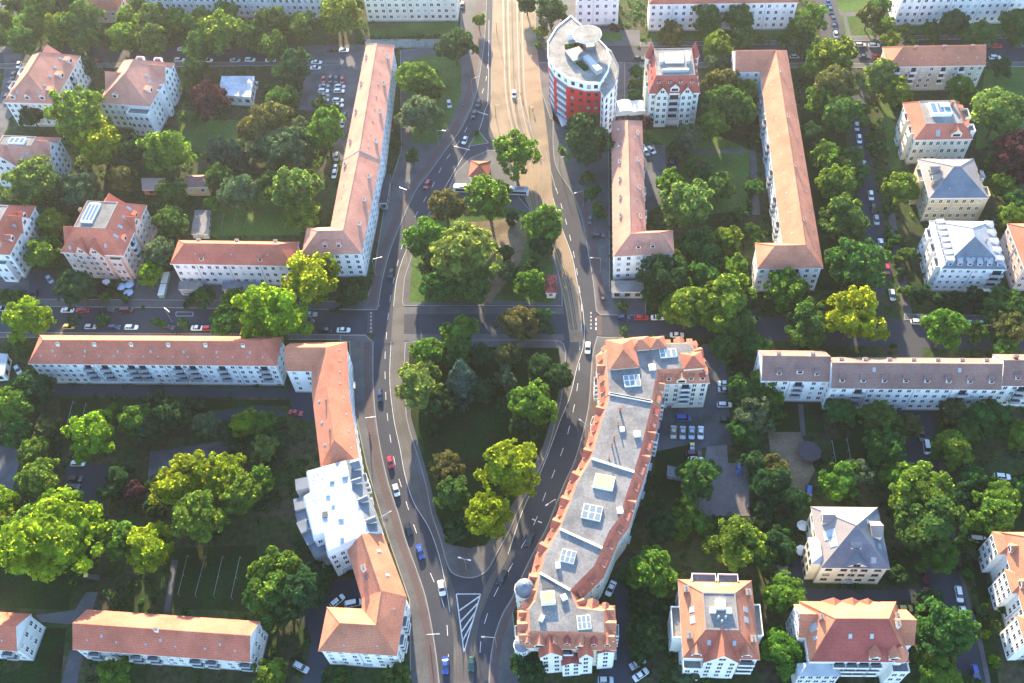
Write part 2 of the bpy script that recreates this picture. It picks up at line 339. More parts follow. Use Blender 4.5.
# ------------------------------------------------------------------ long blocks: eave lines L and R at height z, ridge between them
def strip(name, label, cat, L, R, z, rh, ends=('hip', 'hip'), wm='wall_white', rm='tile_red', st=4, sp=2.7, size=(1.1, 1.4), rect=True, items=(), balc={}, par='wall_pale', hipf=.95, group=None, door={}, frame='frame_white', bw=3., over=.5, plinth=True, first=0, z0=.9, pane='pane', depth=12):
    L = [G(p, z) for p in L]
    R = [G(p, z) for p in R] if R else [p+Vector((0, depth, 0)) for p in L]
    if rect:
        a, b = L; u = (b-a).normalized(); nr = Vector((-u.y, u.x, 0))
        if nr.dot(R[0]-a) < 0: nr = -nr
        d = ((R[0]-a).dot(nr)+(R[1]-a).dot(nr))/2; R = [a+nr*d, b+nr*d]
    c = sum(L+R, Vector())/(2*len(L)); c.z = 0
    root = thing(name, label, cat, c, 0, group)
    L = [p-c for p in L]; R = [p-c for p in R]
    Mid = [(p+q)/2 for p, q in zip(L, R)]
    n = len(L)
    for e, i, j in ((0, 0, 1), (1, n-1, n-2)):
        if ends[e] == 'hip':
            d = (Mid[j]-Mid[i]).normalized(); Mid[i] = Mid[i]+d*((L[i]-R[i]).length/2*hipf)
    Mid = [Vector((m.x, m.y, z+rh)) for m in Mid]
    r = MB(); facets = {}
    up = Vector((0, 0, .28))
    for i in range(n-1):
        r.add([L[i], L[i+1], Mid[i+1], Mid[i]], [(0,1,2,3)], rm); r.add([R[i+1], R[i], Mid[i], Mid[i+1]], [(0,1,2,3)], rm)
        facets[('L', i)] = Facet(L[i], L[i+1], Mid[i], Mid[i+1]); facets[('R', i)] = Facet(R[i], R[i+1], Mid[i], Mid[i+1])
    for e, i in ((0, 0), (1, n-1)):
        if ends[e] == 'hip': r.add([L[i], R[i], Mid[i]], [(0,1,2)], rm); facets[('E', e)] = Facet(L[i], R[i], Mid[i], Mid[i])
    P = ccw(L+R[::-1])
    # eaves board and soffit
    r.add([p for p in P]+[p-up for p in P], [(i,(i+1)%len(P),(i+1)%len(P)+len(P),i+len(P)) for i in range(len(P))], 'frame_white')
    r.add([p-up for p in P], [tuple(range(len(P)))[::-1]], 'frame_white')
    # ridge and hip caps
    for i in range(n-1): r.tube([Mid[i]+up*.1, Mid[i+1]+up*.1], .14, rm, 5)
    for e, i in ((0, 0), (1, n-1)):
        if ends[e] == 'hip':
            for q in (L[i], R[i]): r.tube([q+up*.1, Mid[i]+up*.1], .14, rm, 5)
    roof = r.build('roof', root)
    eo = []
    for i in range(len(P)):
        a, b = P[i], P[(i+1)%len(P)]
        isend = any({a.to_tuple(2), b.to_tuple(2)} == {L[k].to_tuple(2), R[k].to_tuple(2)} and ends[e] == 'gable' for e, k in ((0, 0), (1, n-1)))
        eo.append(-.12 if isend else -over)
    wp = offset(P, eo); w = MB(); NOGROW.append([p+c.xy for p in wp]); w.prism([(p.x, p.y) for p in wp], -.5, z-.2, wm)
    for e, k in ((0, 0), (1, n-1)):
        if ends[e] == 'gable':
            d = (Mid[n//2 if n > 2 else 1-k]-Mid[k]); d.z = 0; d.normalize(); s_ = d*.12
            a = L[k]+(R[k]-L[k]).normalized()*over+s_; b = R[k]+(L[k]-R[k]).normalized()*over+s_; m = Mid[k]+s_; m.z -= .08; zz = z-.2
            w.add([(a.x,a.y,zz),(b.x,b.y,zz),(b.x,b.y,z+rh*over*2/((L[k]-R[k]).length)-.08),m,(a.x,a.y,z+rh*over*2/((L[k]-R[k]).length)-.08)], [(0,1,2,3,4)], wm)
    if plinth:
        pb = [(p.x, p.y) for p in offset(wp, [.06]*len(wp))]; w.prism(pb, -.4, .7, 'wall_grey')
        pb = [(p.x, p.y) for p in offset(wp, [.14]*len(wp))]; w.prism(pb, z-.85, z-.5, wm, None)
    wall = w.build('wall', root)
    fa = Facade(root, wall)
    for i in range(len(wp)):
        a, b = wp[i], wp[(i+1)%len(wp)]; mp = (P[i]+P[(i+1)%len(P)])/2
        # name the edge by the eave it lies under
        key = None
        for k in range(n-1):
            if (mp-(L[k]+L[k+1])/2).length < .5: key = ('L', k)
            if (mp-(R[k]+R[k+1])/2).length < .5: key = ('R', k)
        if (mp-(L[0]+R[0])/2).length < .5: key = ('E', 0)
        if (mp-(L[-1]+R[-1])/2).length < .5: key = ('E', 1)
        fa.wall(a, b, z0, z-.5, st, sp, size, balc=balc.get(key, ()), par=par, door=door.get(key), frame=frame, bw=bw, first=first, pane=pane)
    fa.done()
    fit_items(items, facets, roof, rm, wm)
    return root
# ------------------------------------------------------------------ villas: rectangle fitted to four eave corners (SW, SE, NE, NW)
def villa(name, label, cat, C, z, kind, rh, run=None, wm='wall_cream', rm='tile_red', fm='flat_grey', st=3, sp=2.6, size=(1.1, 1.6), items=(), gables=(), bays=(), towers=(), balc={}, par='wall_pale', door={}, over=.45, group=None, frame='frame_white', flatitems=(), bw=2.6, sides=None, grow=(0, 0)):
    P = [G(p, z) for p in C]; u = ((P[1]-P[0])+(P[2]-P[3])); ang = math.atan2(u.y, u.x); u = u.normalized(); v = Vector((-u.y, u.x, 0))
    c = sum(P, Vector())/4; w = ((P[1]-P[0]).dot(u)+(P[2]-P[3]).dot(u))/2+grow[0]; d = ((P[3]-P[0]).dot(v)+(P[2]-P[1]).dot(v))/2+grow[1]
    root = thing(name, label, cat, (c.x, c.y, 0), ang, group)
    hw, hd = w/2, d/2
    E = [Vector((-hw,-hd,z)), Vector((hw,-hd,z)), Vector((hw,hd,z)), Vector((-hw,hd,z))]
    if kind == 'hip':
        if w >= d: T = [Vector((-hw+hd*(run or 1), 0, z+rh)), Vector((hw-hd*(run or 1), 0, z+rh))]; T = [T[0], T[1], T[1], T[0]]
        else: T = [Vector((0, -hd+hw*(run or 1), z+rh)), Vector((0, hd-hw*(run or 1), z+rh))]; T = [T[0], T[0], T[1], T[1]]
    else: T = [Vector((-hw+run, -hd+run, z+rh)), Vector((hw-run, -hd+run, z+rh)), Vector((hw-run, hd-run, z+rh)), Vector((-hw+run, hd-run, z+rh))]
    r = MB(); facets = {}
    for i, s in enumerate('SENW'):
        a, b, ta, tb = E[i], E[(i+1)%4], T[i], T[(i+1)%4]; facets[s] = Facet(a, b, ta, tb)
        r.add([a, b, tb, ta] if (ta-tb).length > .01 else [a, b, ta], [tuple(range(4 if (ta-tb).length > .01 else 3))], (sides or {}).get(s, rm))  # sides recolours single slopes
        r.tube([a+Vector((0,0,.03)), ta+Vector((0,0,.03))], .13, rm, 5)
        if (ta-tb).length > .01 and kind != 'trunc': r.tube([ta, tb], .13, rm, 5)
    up = Vector((0, 0, .35))
    r.add(E+[p-up for p in E], [(i,(i+1)%4,(i+1)%4+4,i+4) for i in range(4)], 'frame_white'); r.add([p-up for p in E], [(3,2,1,0)], 'frame_white')
    if kind == 'trunc':
        r.add(T, [(0,1,2,3)], fm)
        tw, td = hw-run, hd-run
        for x0, x1, y0, y1 in ((-tw-.15, tw+.15, -td-.15, -td+.15), (-tw-.15, tw+.15, td-.15, td+.15), (-tw-.15, -tw+.15, -td+.15, td-.15), (tw-.15, tw+.15, -td+.15, td-.15)): r.box(x0, x1, y0, y1, z+rh-.1, z+rh+.18, 'kerb')
    roof = r.build('roof', root)
    NOGROW.append([Matrix.Rotation(ang, 3, 'Z') @ e+c for e in E])
    o = over; wp = [(-hw+o,-hd+o),(hw-o,-hd+o),(hw-o,hd-o),(-hw+o,hd-o)]
    m = MB(); m.prism(wp, -.5, z-.3, wm); m.prism([(p[0]*1.008, p[1]*1.008) for p in wp], -.4, .9, 'wall_grey'); m.prism([(p[0]*1.014, p[1]*1.014) for p in wp], z-1., z-.6, wm)
    sh = (z-1.2)/st
    m.prism([(p[0]*1.008, p[1]*1.008) for p in wp], .9+sh-.1, .9+sh+.12, 'wall_white', bottom=False)
    wall = m.build('wall', root); fa = Facade(root, wall)
    blocked = {s: [] for s in 'SENW'}
    for (s, pos, gw, *_) in gables: blocked[s].append((pos, gw))
    for (s, pos, bw_, *_) in bays: blocked[s].append((pos, bw_))
    for i, s in enumerate('SENW'):
        a, b = wp[i], wp[(i+1)%4]; Ln = (Vector(b)-Vector(a)).length
        sk = [((pos+1)/2-gw/2/Ln-.02, (pos+1)/2+gw/2/Ln+.02) for pos, gw in blocked[s]]
        fa.wall(a, b, 1., z-.5, st, sp, size, skip=sk, balc=balc.get(s, ()), par=par, door=door.get(s), frame=frame, bw=bw)
    def sideframe(s, pos):
        i = 'SENW'.index(s); a, b = E[i], E[(i+1)%4]; x = (b-a).normalized(); q = a.lerp(b, (pos+1)/2); yin = Vector((-x.y, x.x, 0))
        mm = Matrix.Identity(4)
        for k in range(3): mm[k][0] = x[k]; mm[k][1] = yin[k]; mm[k][3] = q[k]
        mm[2][3] = 0; return mm
    slope = {s: (rh/max(.5, (run if kind == 'trunc' else min(hw, hd)))) for s in 'SENW'}
    for gb in gables:
        s, pos, gw, gh = gb[:4]; proj = gb[4] if len(gb) > 4 else .6; gwm = gb[5] if len(gb) > 5 else wm; grm = gb[6] if len(gb) > 6 else rm; base = gb[7] if len(gb) > 7 else 0
        mm = sideframe(s, pos); back = min(gh/slope[s]+.5, min(hw, hd)+.5); h2 = gw/2; yo = o-proj; zb = -.5 if not base else z+base
        zz = z+(base if base else 0)
        g = MB(); g.add([(-h2,yo,zb),(h2,yo,zb),(h2,yo,zz),(0,yo,zz+gh),(-h2,yo,zz)], [(0,1,2,3,4)], gwm)
        g.add([(h2,yo,zb),(h2,o+2,zb),(h2,o+2,zz),(h2,yo,zz),(-h2,yo,zb),(-h2,o+2,zb),(-h2,o+2,zz),(-h2,yo,zz)], [(0,1,2,3),(5,4,7,6)], gwm)
        gw_ = g.build('gable_wall', root, mm)
        rr = MB(); e = .35; k = gh/h2; zt = zz+gh+.1; back = (zt-z)/slope[s]+.3; back = min(back, min(hw, hd)+1.)
        rr.add([(-h2-e,yo-e,zz-e*k+.1),(0,yo-e,zt),(0,back,zt),(-h2-e,max(0.,(zz-z)/slope[s]),zz-e*k+.1),(h2+e,yo-e,zz-e*k+.1),(h2+e,max(0.,(zz-z)/slope[s]),zz-e*k+.1)], [(0,1,2,3),(1,4,5,2)], grm)
        rr.tube([(0,yo-e,zt+.02),(0,back,zt+.02)], .13, grm, 5)
        put('gable_roof', rr.mesh('gable_roof'), root, mm)
        nc = max(1, int(gw/2.2))
        mw = mm @ Matrix(((-1,0,0,0),(0,-1,0,yo),(0,0,1,0),(0,0,0,1)))
        if not base:
            for cI in range(nc):
                for k2 in range(st): put('window', window_mesh(*size, 'pane', frame), wall, mw @ Matrix.Translation((gw*((cI+.5)/nc-.5), 0, 1.+(z-1.5)/st*(k2+.55))))
        put('window', window_mesh(min(1.6, gw*.3), 1.3, 'pane', frame), wall, mw @ Matrix.Translation((0, 0, zz+gh*.35)))
    for by in bays:
        s, pos, bw_, proj, zh = by[:5]; bm = by[5] if len(by) > 5 else wm; brm = by[6] if len(by) > 6 else rm; zb0 = by[7] if len(by) > 7 else 0.
        mm = sideframe(s, pos); h2 = bw_/2; k = min(1., bw_*.2); yo = o-proj
        pl = [(-h2, o+.3), (-h2, yo+k*.0), (h2, yo+k*.0), (h2, o+.3)]
        b = MB(); b.prism(pl, zb0-.5 if not zb0 else zb0, zh, bm); 
        if zb0: b.add([(p[0], p[1], zb0) for p in pl], [(3,2,1,0)], bm)
        if brm == 'terrace':
            b.add([(p[0], p[1], zh-.003) for p in pl], [(0,1,2,3)], 'flat_grey'); b.box(-h2-.1, h2+.1, yo-.1, yo+.05, zh, zh+.9, bm); b.box(-h2-.1, -h2+.05, yo+.05, o+.3, zh, zh+.9, bm); b.box(h2-.05, h2+.1, yo+.05, o+.3, zh, zh+.9, bm)
        else:
            e = .25; b.add([(-h2-e,yo-e,zh),(h2+e,yo-e,zh),(h2+e,o+.3,zh),(-h2-e,o+.3,zh),(-h2*.5,o+.2,zh+1.3),(h2*.5,o+.2,zh+1.3)], [(0,1,5,4),(1,2,5),(3,0,4),(0,3,2,1)], brm)
        bo = b.build('bay', root, mm); nf = max(1, int((zh-zb0)/3.1)); nc = max(1, int(bw_/1.9))
        for cI in range(nc):
            for k2 in range(nf): put('window', window_mesh(1.1, 1.6, 'pane', frame), bo, Matrix(((-1,0,0,0),(0,-1,0,yo),(0,0,1,0),(0,0,0,1))) @ Matrix.Translation((bw_*((cI+.5)/nc-.5), 0, zb0+(zh-zb0)/nf*(k2+.5))))
    for tw in towers:
        x, y, tr, zh, zr, tm, trm = tw[:7]; zb0 = tw[7] if len(tw) > 7 else -.5
        t = MB(); t.cone(x, y, zb0, zh, tr, tr, tm, 10); to = t.build('tower', root)
        q = MB(); q.cone(x, y, zh-.1, zh+.15, tr+.3, tr+.3, 'frame_white', 10)
        if zr > 0:
            if len(tw) > 8: q.cone(x, y, zh+.15, zh+zr*.45, tr+.2, tr*.85, trm, 12); q.cone(x, y, zh+zr*.45, zh+zr*.8, tr*.85, tr*.45, trm, 12); q.cone(x, y, zh+zr*.8, zh+zr, tr*.45, .08, trm, 12)
            else: q.cone(x, y, zh+.15, zh+zr, tr+.25, .05, trm, 10)
        q.build('tower_roof', to)
    fa.done(); fit_items(items, facets, roof, rm, wm)
    for it in flatitems:
        k, fx, fy, a, b, h = it[:6]; x, y = fx*(hw-(run or 0)), fy*(hd-(run or 0)); q = MB(); zt = z+rh
        q.box(-a/2, a/2, -b/2, b/2, -.1, h, {'box':'frame_white','light':'frame_white','chimney':'brick'}.get(k, 'zinc'))
        if k == 'light':
            for ix in range(3): q.box(-a/2+a*(ix+.12)/3, -a/2+a*(ix+.88)/3, -b*.42, b*.42, h+.003, h+.05, 'pane_blue')
        q.build({'light':'skylight','chimney':'chimney','box':'roof_hatch'}.get(k, 'roof_box'), roof, Matrix.Translation((x, y, zt)))
    return root
# ------------------------------------------------------------------ terrace houses with a flat top and tiled mansard edges
def rowhouse(name, label, poly, types, zt, ze, run=2.4, wm='wall_cream', rm='tile_red', fm='flat_grey', st=5, boxes=(), dsp=3.2, group=None, fire=(), dstyle='shed', gables=()):
    P = [G(p, zt) for p in poly]
    area = sum(P[i].x*P[(i+1)%len(P)].y-P[(i+1)%len(P)].x*P[i].y for i in range(len(P)))
    if area < 0: P = P[::-1]; types = types[:-1][::-1]+types[-1]; fire = [(len(P)-2-i) % len(P) for i in fire]
    c = sum(P, Vector())/len(P); c.z = 0
    root = thing(name, label, 'building', c, 0, group); P = [p-c for p in P]; n = len(P)
    ds = [run if t == 'm' else (.6 if t == 'e' else 0.) for t in types]
    Q = [Vector((q.x, q.y, ze)) for q in offset(P, ds)]
    r = MB(); r.add(P, [tuple(range(n))], fm); facets = {}
    for i in range(n):
        j = (i+1)%n
        r.add([Q[i], Q[j], P[j], P[i]], [(0,1,2,3)], rm if types[i] == 'm' else wm)
        facets[i] = Facet(Q[i], Q[j], P[i], P[j])
        if types[i] == 'm': r.add([Q[i], Q[j], Q[j]-Vector((0,0,.35)), Q[i]-Vector((0,0,.35))], [(3,2,1,0)], 'frame_white')
    r.add([q-Vector((0,0,.35)) for q in Q], [tuple(range(n))[::-1]], 'frame_white')
    roof = r.build('roof', root)
    for i in fire:
        a, b = P[i], P[(i+1)%n]; d = (b-a); Ln = d.length; q = MB(); q.box(0, Ln, -.22, .22, -.2, .5, 'wall_pale'); q.box(-.05, Ln+.05, -.3, .3, .5, .6, 'frame_white')
        q.build('fire_wall', roof, Matrix.Translation(a) @ Matrix.Rotation(math.atan2(d.y, d.x), 4, 'Z'))
    wp = offset(Q, [-.4 if t == 'm' else (-.003 if t == 'p' else -.1) for t in types]); NOGROW.append([p+c.xy for p in wp]); w = MB(); w.prism([(p.x, p.y) for p in wp], -.5, ze-.2, wm)
    wall = w.build('wall', root); fa = Facade(root, wall)
    for i in range(n):
        if types[i] == 'p': continue
        a, b = wp[i], wp[(i+1)%n]
        fa.wall(a, b, 1., ze-.4, st, 2.4, (1.1, 1.7), balc=(.5,) if (b-a).length > 9 else (), door=.2 if (b-a).length > 8 else None)
        if types[i] == 'm':
            k = max(1, int((Q[(i+1)%n]-Q[i]).length/dsp))
            for q in range(k):
                if i in gables: continue
                if q % 3 == 1: put('dormer', dormer_mesh(2.9, 1.7, rm, 'wall_cream', 'gable', 2.), roof, facets[i].frame((q+.5)/k, .06, False))
                else: put('dormer', dormer_mesh(1.4, 1.6, 'tile_maroon' if q % 2 else rm, 'wall_cream', dstyle, 2.2), roof, facets[i].frame((q+.5)/k, .22, False))
    fa.done()
    for bx in boxes:
        k, p, a, b, h = bx[:5]; q = G(p, zt)-c; ang = bx[5] if len(bx) > 5 else 0; m = MB(); km = {'yellow':'yellow_panel', 'light':'frame_white', 'box':'frame_white', 'chim':'brick', 'dark':'metal_dark'}[k]
        m.box(-a/2, a/2, -b/2, b/2, -.2, h, 'frame_white' if k == 'yellow' else km)
        if k == 'yellow': m.box(-a/2+.25, a/2-.25, -b/2+.25, b/2-.25, h+.003, h+.1, km)
        if k == 'light':
            for ix in range(2):
                for iy in range(3): m.box(-a/2+a*(iy+.1)/3, -a/2+a*(iy+.9)/3, -b/2+b*(ix+.08)/2, -b/2+b*(ix+.92)/2, h+.003, h+.06, 'pane_sky')
        m.build({'yellow':'roof_light', 'light':'skylight', 'box':'roof_hatch', 'chim':'chimney', 'dark':'roof_terrace'}[k], roof, Matrix.Translation(q) @ Matrix.Rotation(rad(ang), 4, 'Z'))
    return root, c, facets, roof, Q, P
# ================================================================== THE SETTING: ground, roads, pavements
def sheet(name, poly, z, k, kind='structure'):
    P = ccw([G(p, z) for p in poly]); m = MB(); m.add(P, [tuple(range(len(P)))], k); NOGROW.append(P); o = m.build(name); o['kind'] = kind; return o
def band(name, A, B, z, k, sm=True):
    A = [G(p, z) for p in A]; B = [G(p, z) for p in B]
    if sm: A = smooth(A); B = smooth(B)
    n = min(len(A), len(B)); m = MB(); NOGROW.append(A[:n]+B[:n][::-1]); m.add(A[:n]+B[:n], [(i, i+1, n+i+1, n+i) for i in range(n-1)], k); return struct(m.build(name))
def slab(name, poly, z, k, kerb=True, z0=-.2):
    P = ccw([G(p, z) for p in poly]); m = MB(); NOGROW.append(P)
    if kerb:
        I = offset(P, [-.28]*len(P)); n = len(P)
        m.add([(p.x,p.y,z) for p in P]+[(p.x,p.y,z) for p in I], [(i,(i+1)%n,(i+1)%n+n,i+n) for i in range(n)], 'kerb'); m.add([(p.x,p.y,z) for p in I], [tuple(range(n))], k)
        m.prism([(p.x,p.y) for p in P], z0, z, 'kerb')
    else: m.prism([(p.x,p.y) for p in P], z0, z, k, k)
    return struct(m.build(name))
def spl(P, k=4): return [tuple(v) for v in smooth([Vector((*p, 0)) for p in P], k)]
g = MB(); g.add([(-1250,-120,0),(1250,-120,0),(1250,2200,0),(-1250,2200,0)], [(0,1,2,3)], 'ground'); struct(g.build('ground'))
WK = [(488,-40),(487,0),(485,37),(482,62),(476,95),(463.5,125),(446,150),(431,171),(416,191),(403.5,218),(392,246),(383.5,276),(378.5,306),(375.5,320),(373.5,342),(373.5,380),(376,417),(381,449),(388.5,482),(398.5,513),(406,539),(416,567),(426,597),(434.7,642),(439.7,683),(443,720)]
EKu = [(566,-40),(560,0),(556,50),(553,100),(553,150),(558,171),(572,193),(582,221),(588,253),(593,283),(596,311)]
EKl = [(597,336),(592,357),(589,400),(584,427),(574.5,460),(564.5,482),(552,513),(545,530),(528,562),(512,597),(502,614),(493.5,639),(489.7,662),(488.5,683),(488,720)]
road = spl(WK)+spl(EKl)[::-1]+spl(EKu)[::-1]
sheet('road', road, .03, 'asphalt')
sheet('cross_street', [(-60,306),(376,311),(376,334),(-60,331)], .02, 'asphalt'); sheet('cross_street', [(594,315),(720,316),(1090,322),(1090,352),(870,347),(720,337),(596,336)], .02, 'asphalt')
band('side_street', [(800,-40),(815,0),(822,40),(846,90),(855,171),(864,221),(870,271),(874,318)], [(822,-40),(838,0),(846,42),(866,95),(872,171),(881,201),(885,233),(892,271),(900,321)], .024, 'asphalt')
band('side_street', [(898,345),(900,400),(904,440),(908,490),(916,545),(925,590),(942,640),(960,700)], [(922,347),(930,400),(936,440),(940,490),(952,545),(964,600),(976,640),(988,700)], .024, 'asphalt')
sheet('side_street', [(560,47),(640,47),(846,42),(1090,38),(1090,60),(880,62),(640,61),(560,62)], .022, 'asphalt'); sheet('side_street', [(-60,47),(360,47),(360,60),(-60,63)], .022, 'asphalt')
band('side_street', [(-20,-20),(2,40),(-4,110),(-60,200)], [(8,-20),(22,42),(14,110),(-30,200)], .026, 'asphalt_light')
# tram bed: cobbles both sides of the park and the wide reservation beyond it
TWl = [(391,342),(389.7,380),(393.5,417),(399.7,447),(405,475),(413.5,502),(428.5,527),(438.5,554),(446,587),(449.7,612),(453.5,637),(453.5,683),(454,720)]
TWr = [(405,342),(404,367),(406,417),(416,452),(426,487),(431,513),(440,539),(447,569),(455,594),(457,612),(461,642),(463.4,683),(464,720)]
band('tram_bed', TWl, TWr, .042, 'tram_paving')
band('tram_bed', [(421,226),(406,251),(397,278),(393.5,306),(391,342)], [(430,226),(414,251),(406,278),(404,306),(405,342)], .042, 'tram_paving')
band('tram_bed', [(494,-40),(493.5,0),(492,50),(491,95),(491,130),(512,165),(524,196),(536,222),(549,246),(560,285),(566,311),(570,342)], [(540,-40),(538,0),(537,40),(540,75),(543,100),(548,140),(551,171),(553,196),(562,228),(572,256),(577,281),(584,342)], .042, 'tram_sand_sunlit')
band('tram_bed', [(570,342),(566,367),(563,396),(554,421),(544,450),(532,476),(520,505),(509,530),(499,554),(484,588),(475,612),(466,645),(463.6,683),(463.6,720)], [(584,342),(577,367),(570,396),(560,421),(551,446),(541,471),(531,492),(521,515),(508.5,554),(496,579),(486,602),(478.5,624),(474,660),(473.5,683),(473,720)], .042, 'tram_paving')
def line(name, pts, w, z, k, sm=True, dash=None):
    P = [G(p, z) for p in pts]; P = smooth(P, 8) if sm else P; m = MB(); acc = 0.
    def seg(a, b):
        d = (b-a).normalized(); nr = Vector((-d.y, d.x, 0))*w/2; m.add([a-nr, b-nr, b+nr, a+nr], [(0,1,2,3)], k)
    if not dash:
        for a, b in zip(P, P[1:]): seg(a, b)
    else:
        pos = [0.]
        for a, b in zip(P, P[1:]): pos.append(pos[-1]+(b-a).length)
        def at(s):
            for i in range(len(P)-1):
                if pos[i] <= s <= pos[i+1]: return P[i].lerp(P[i+1], (s-pos[i])/max(1e-6, pos[i+1]-pos[i]))
            return P[-1]
        s = 0.
        while s+dash[0] < pos[-1]: seg(at(s), at(s+dash[0])); s += dash[0]+dash[1]
    return struct(m.build(name))
def mid(A, B, t): return [(a[0]+(b[0]-a[0])*t, a[1]+(b[1]-a[1])*t) for a, b in zip(A, B)]
for t in (.3, .72): line('tram_rail', mid(TWl, TWr, t), .12, .05, 'rail')
TEl = [(494,-40),(493.5,0),(492,50),(491,95),(491,130),(512,165),(524,196),(536,222),(549,246),(560,285),(566,311),(570,342)]
for x in (503, 508, 517, 522): line('tram_rail', [(x+1,-40),(x,0),(x+1,50),(x+3,95),(x+10,130),(x+22,165),(537+(x-512)*.45,205),(553+(x-512)*.4,246),(566+(x-512)*.35,285),(574+(x-512)*.3,330)], .3, .05, 'rail')
for t in (.3, .72): line('tram_rail', mid([(572,342),(566,367),(563,396),(554,421),(544,450),(532,476),(520,505),(509,530),(499,554),(484,588),(475,612),(466,645),(463.6,683)], [(584,342),(577,367),(570,396),(560,421),(551,446),(541,471),(531,492),(521,515),(508.5,554),(496,579),(486,602),(478.5,624),(473.5,683)], t), .12, .05, 'rail')
for p in ([(521,-40),(521,0),(520,38),(526,46),(538,48)], [(538,60),(522,65),(517,78),(518,98),(526,118),(536,140)], [(493,-40),(493,0),(491.5,55),(491,95)], [(516,128),(534,122)], [(545,150),(556,190)]): line('platform_edge', p, .3, .056, 'kerb')
for x in (505.5, 512, 519.5): line('track_joint', [(x+1,-40),(x,0),(x+1,50),(x+3,95),(x+10,130),(x+22,165)], .5, .047, 'tram_paving')
# lane markings
line('lane_marking', [(489,40),(486,80),(474,112),(462,137),(444,163),(432,187),(416,215),(404,240),(396,270),(390,300),(386.5,335),(385,360),(386,400),(390,436),(396,468),(404,495),(412,520),(422,548),(431,575),(441,597),(447,625),(449,683)], .18, .046, 'marking', dash=(3., 5.))
line('lane_marking', [(556,188),(565,218),(573,250),(579,285),(582,315),(580,342),(579,372),(576,396),(571,421),(564,446),(554.5,471),(544.5,496),(535,522),(520,550),(508,572),(497,590),(488,612),(481,640),(479,683)], .18, .046, 'marking', dash=(3., 5.))
for pts in ([(391,342),(389.7,380),(393.5,417),(399.7,447),(405,475),(413.5,502),(428.5,527),(438.5,554),(446,587),(449.7,612)], [(553,198),(562,228),(572,256),(577,281),(583,311),(584,342),(577,367),(570,396),(560,421),(551,446),(541,471),(531,492),(521,515),(508,554)], [(489,20),(488,95),(485,110),(478,132),(456,168),(436,203),(421,226),(406,251),(397,278),(393.5,306)]):
    line('lane_marking', pts, .14, .047, 'marking')
hz = .048
hp = [(456.3,594),(480.5,594),(464,652)]
for a, b in zip(hp, hp[1:]+hp[:1]): line('hatch_marking', [a, b], .3, hz, 'marking', False)
for y0, y1 in ((611,599),(622,606),(632,615),(641,625)):
    f = lambda y: (456.3+(464-456.3)*(y-594)/58, y); h = lambda y: (480.5-(480.5-464)*(y-594)/58, y)
    line('hatch_marking', [f(y0), h(y1-3)], .38, hz+.004, 'marking', False)
sheet('traffic_island', [(456.5,593.5),(480.3,593.5),(464,654)], .0445, 'asphalt')
sheet('crossing_lane', [(447,571),(457,579),(472,581),(486,577),(496,566),(482,592),(456,592)], .0435, 'asphalt')
for a, b in (((532,519),(545,524)), ((596,318),(596,334)), ((454,146),(470,150)), ((473,110),(488,115))): line('stop_line', [a, b], .4, .052, 'marking', False, (1.2, .7) if a[0] in (532, 596) else None)
for x in (371, 591): line('cycle_crossing', [(x,312),(x,333)], .3, .053, 'marking', False, (.8, .8))
sheet('cycle_crossing', [(368,312),(374,312),(373,333),(367,333)], .049, 'red_paving'); sheet('cycle_crossing', [(596,316),(602,316),(602,335),(597,335)], .049, 'red_paving')
line('parking_bay', [(176,312),(193,312),(193,316),(176,316),(176,312)], .15, .03, 'marking', False)
# pavements
def lft(P, d): return [(x-d, y) for x, y in P]
wu = [p for p in WK if p[1] <= 306]; wl = [p for p in WK if p[1] >= 342]
slab('pavement', spl(wu)+[(377,310),(340,309.5),(340,302),(366,300),(372,283),(385,200),(401,150),(400,50),(460,45),(462,-40)], .14, 'paving')
band('cycle_path', lft(wu[1:], 3.5), lft(wu[1:], 10.5), .146, 'red_paving'); band('cycle_path', lft(wl, 2.5), lft(wl, 9.5), .146, 'red_paving')
slab('pavement', [(340,335),(366,335)]+spl(wl)+[(405,720),(410,672),(409,600),(385,530),(366,465),(352,400),(349,342),(340,341)], .14, 'paving')
slab('pavement', spl(EKu[3:])+[(600,315),(646,315.5),(646,290),(610,290),(609,122),(575,140),(556,105)], .14, 'paving')
slab('pavement', [(537,-40),(535,38),(541,48),(556,50),(600,46),(600,-40)], .14, 'paving')
slab('pavement', [(538,62),(541,90),(550,118),(560,126),(600,125),(625,125),(625,62),(560,63)], .14, 'paving')
band('cycle_path', [(x+3, y) for x, y in EKu[6:]], [(x+10, y) for x, y in EKu[6:]], .146, 'red_paving')
slab('pavement', [(625,337)]+[(603,337)]+spl(EKl)+[(523,720),(520,683),(513,612),(538,562),(560,515),(578,465),(592,420),(600,380),(608,350)], .14, 'paving')
band('cycle_path', [(x+2.5, y) for x, y in EKl[1:]], [(x+9.5, y) for x, y in EKl[1:]], .146, 'red_paving')
slab('pavement', [(-60,298),(340,301),(366,303),(366,310),(-60,305.5)], .138, 'paving'); slab('pavement', [(-60,331.5),(366,334.5),(366,340),(-60,337)], .138, 'paving')
slab('pavement', [(904,313.5),(1090,317),(1090,322),(904,320)], .138, 'paving'); band('pavement', [(886,201),(890,233),(896,271),(903,313)], [(893,201),(898,233),(905,271),(912,313)], .1, 'paving')
band('pavement', [(944,440),(948,490),(958,545),(970,600),(982,640),(994,700)], [(937,440),(941,490),(953,545),(965,600),(977,640),(989,700)], .1, 'paving')
slab('pavement', [(640,62),(880,63),(1090,61),(1090,66),(880,68),(640,67)], .138, 'paving'); slab('pavement', [(640,46.5),(805,44),(805,40),(640,42)], .138, 'paving'); slab('pavement', [(850,41),(1090,37),(1090,33),(850,36)], .138, 'paving')
slab('pavement', [(-60,64),(340,61),(340,65),(-60,69)], .138, 'paving')
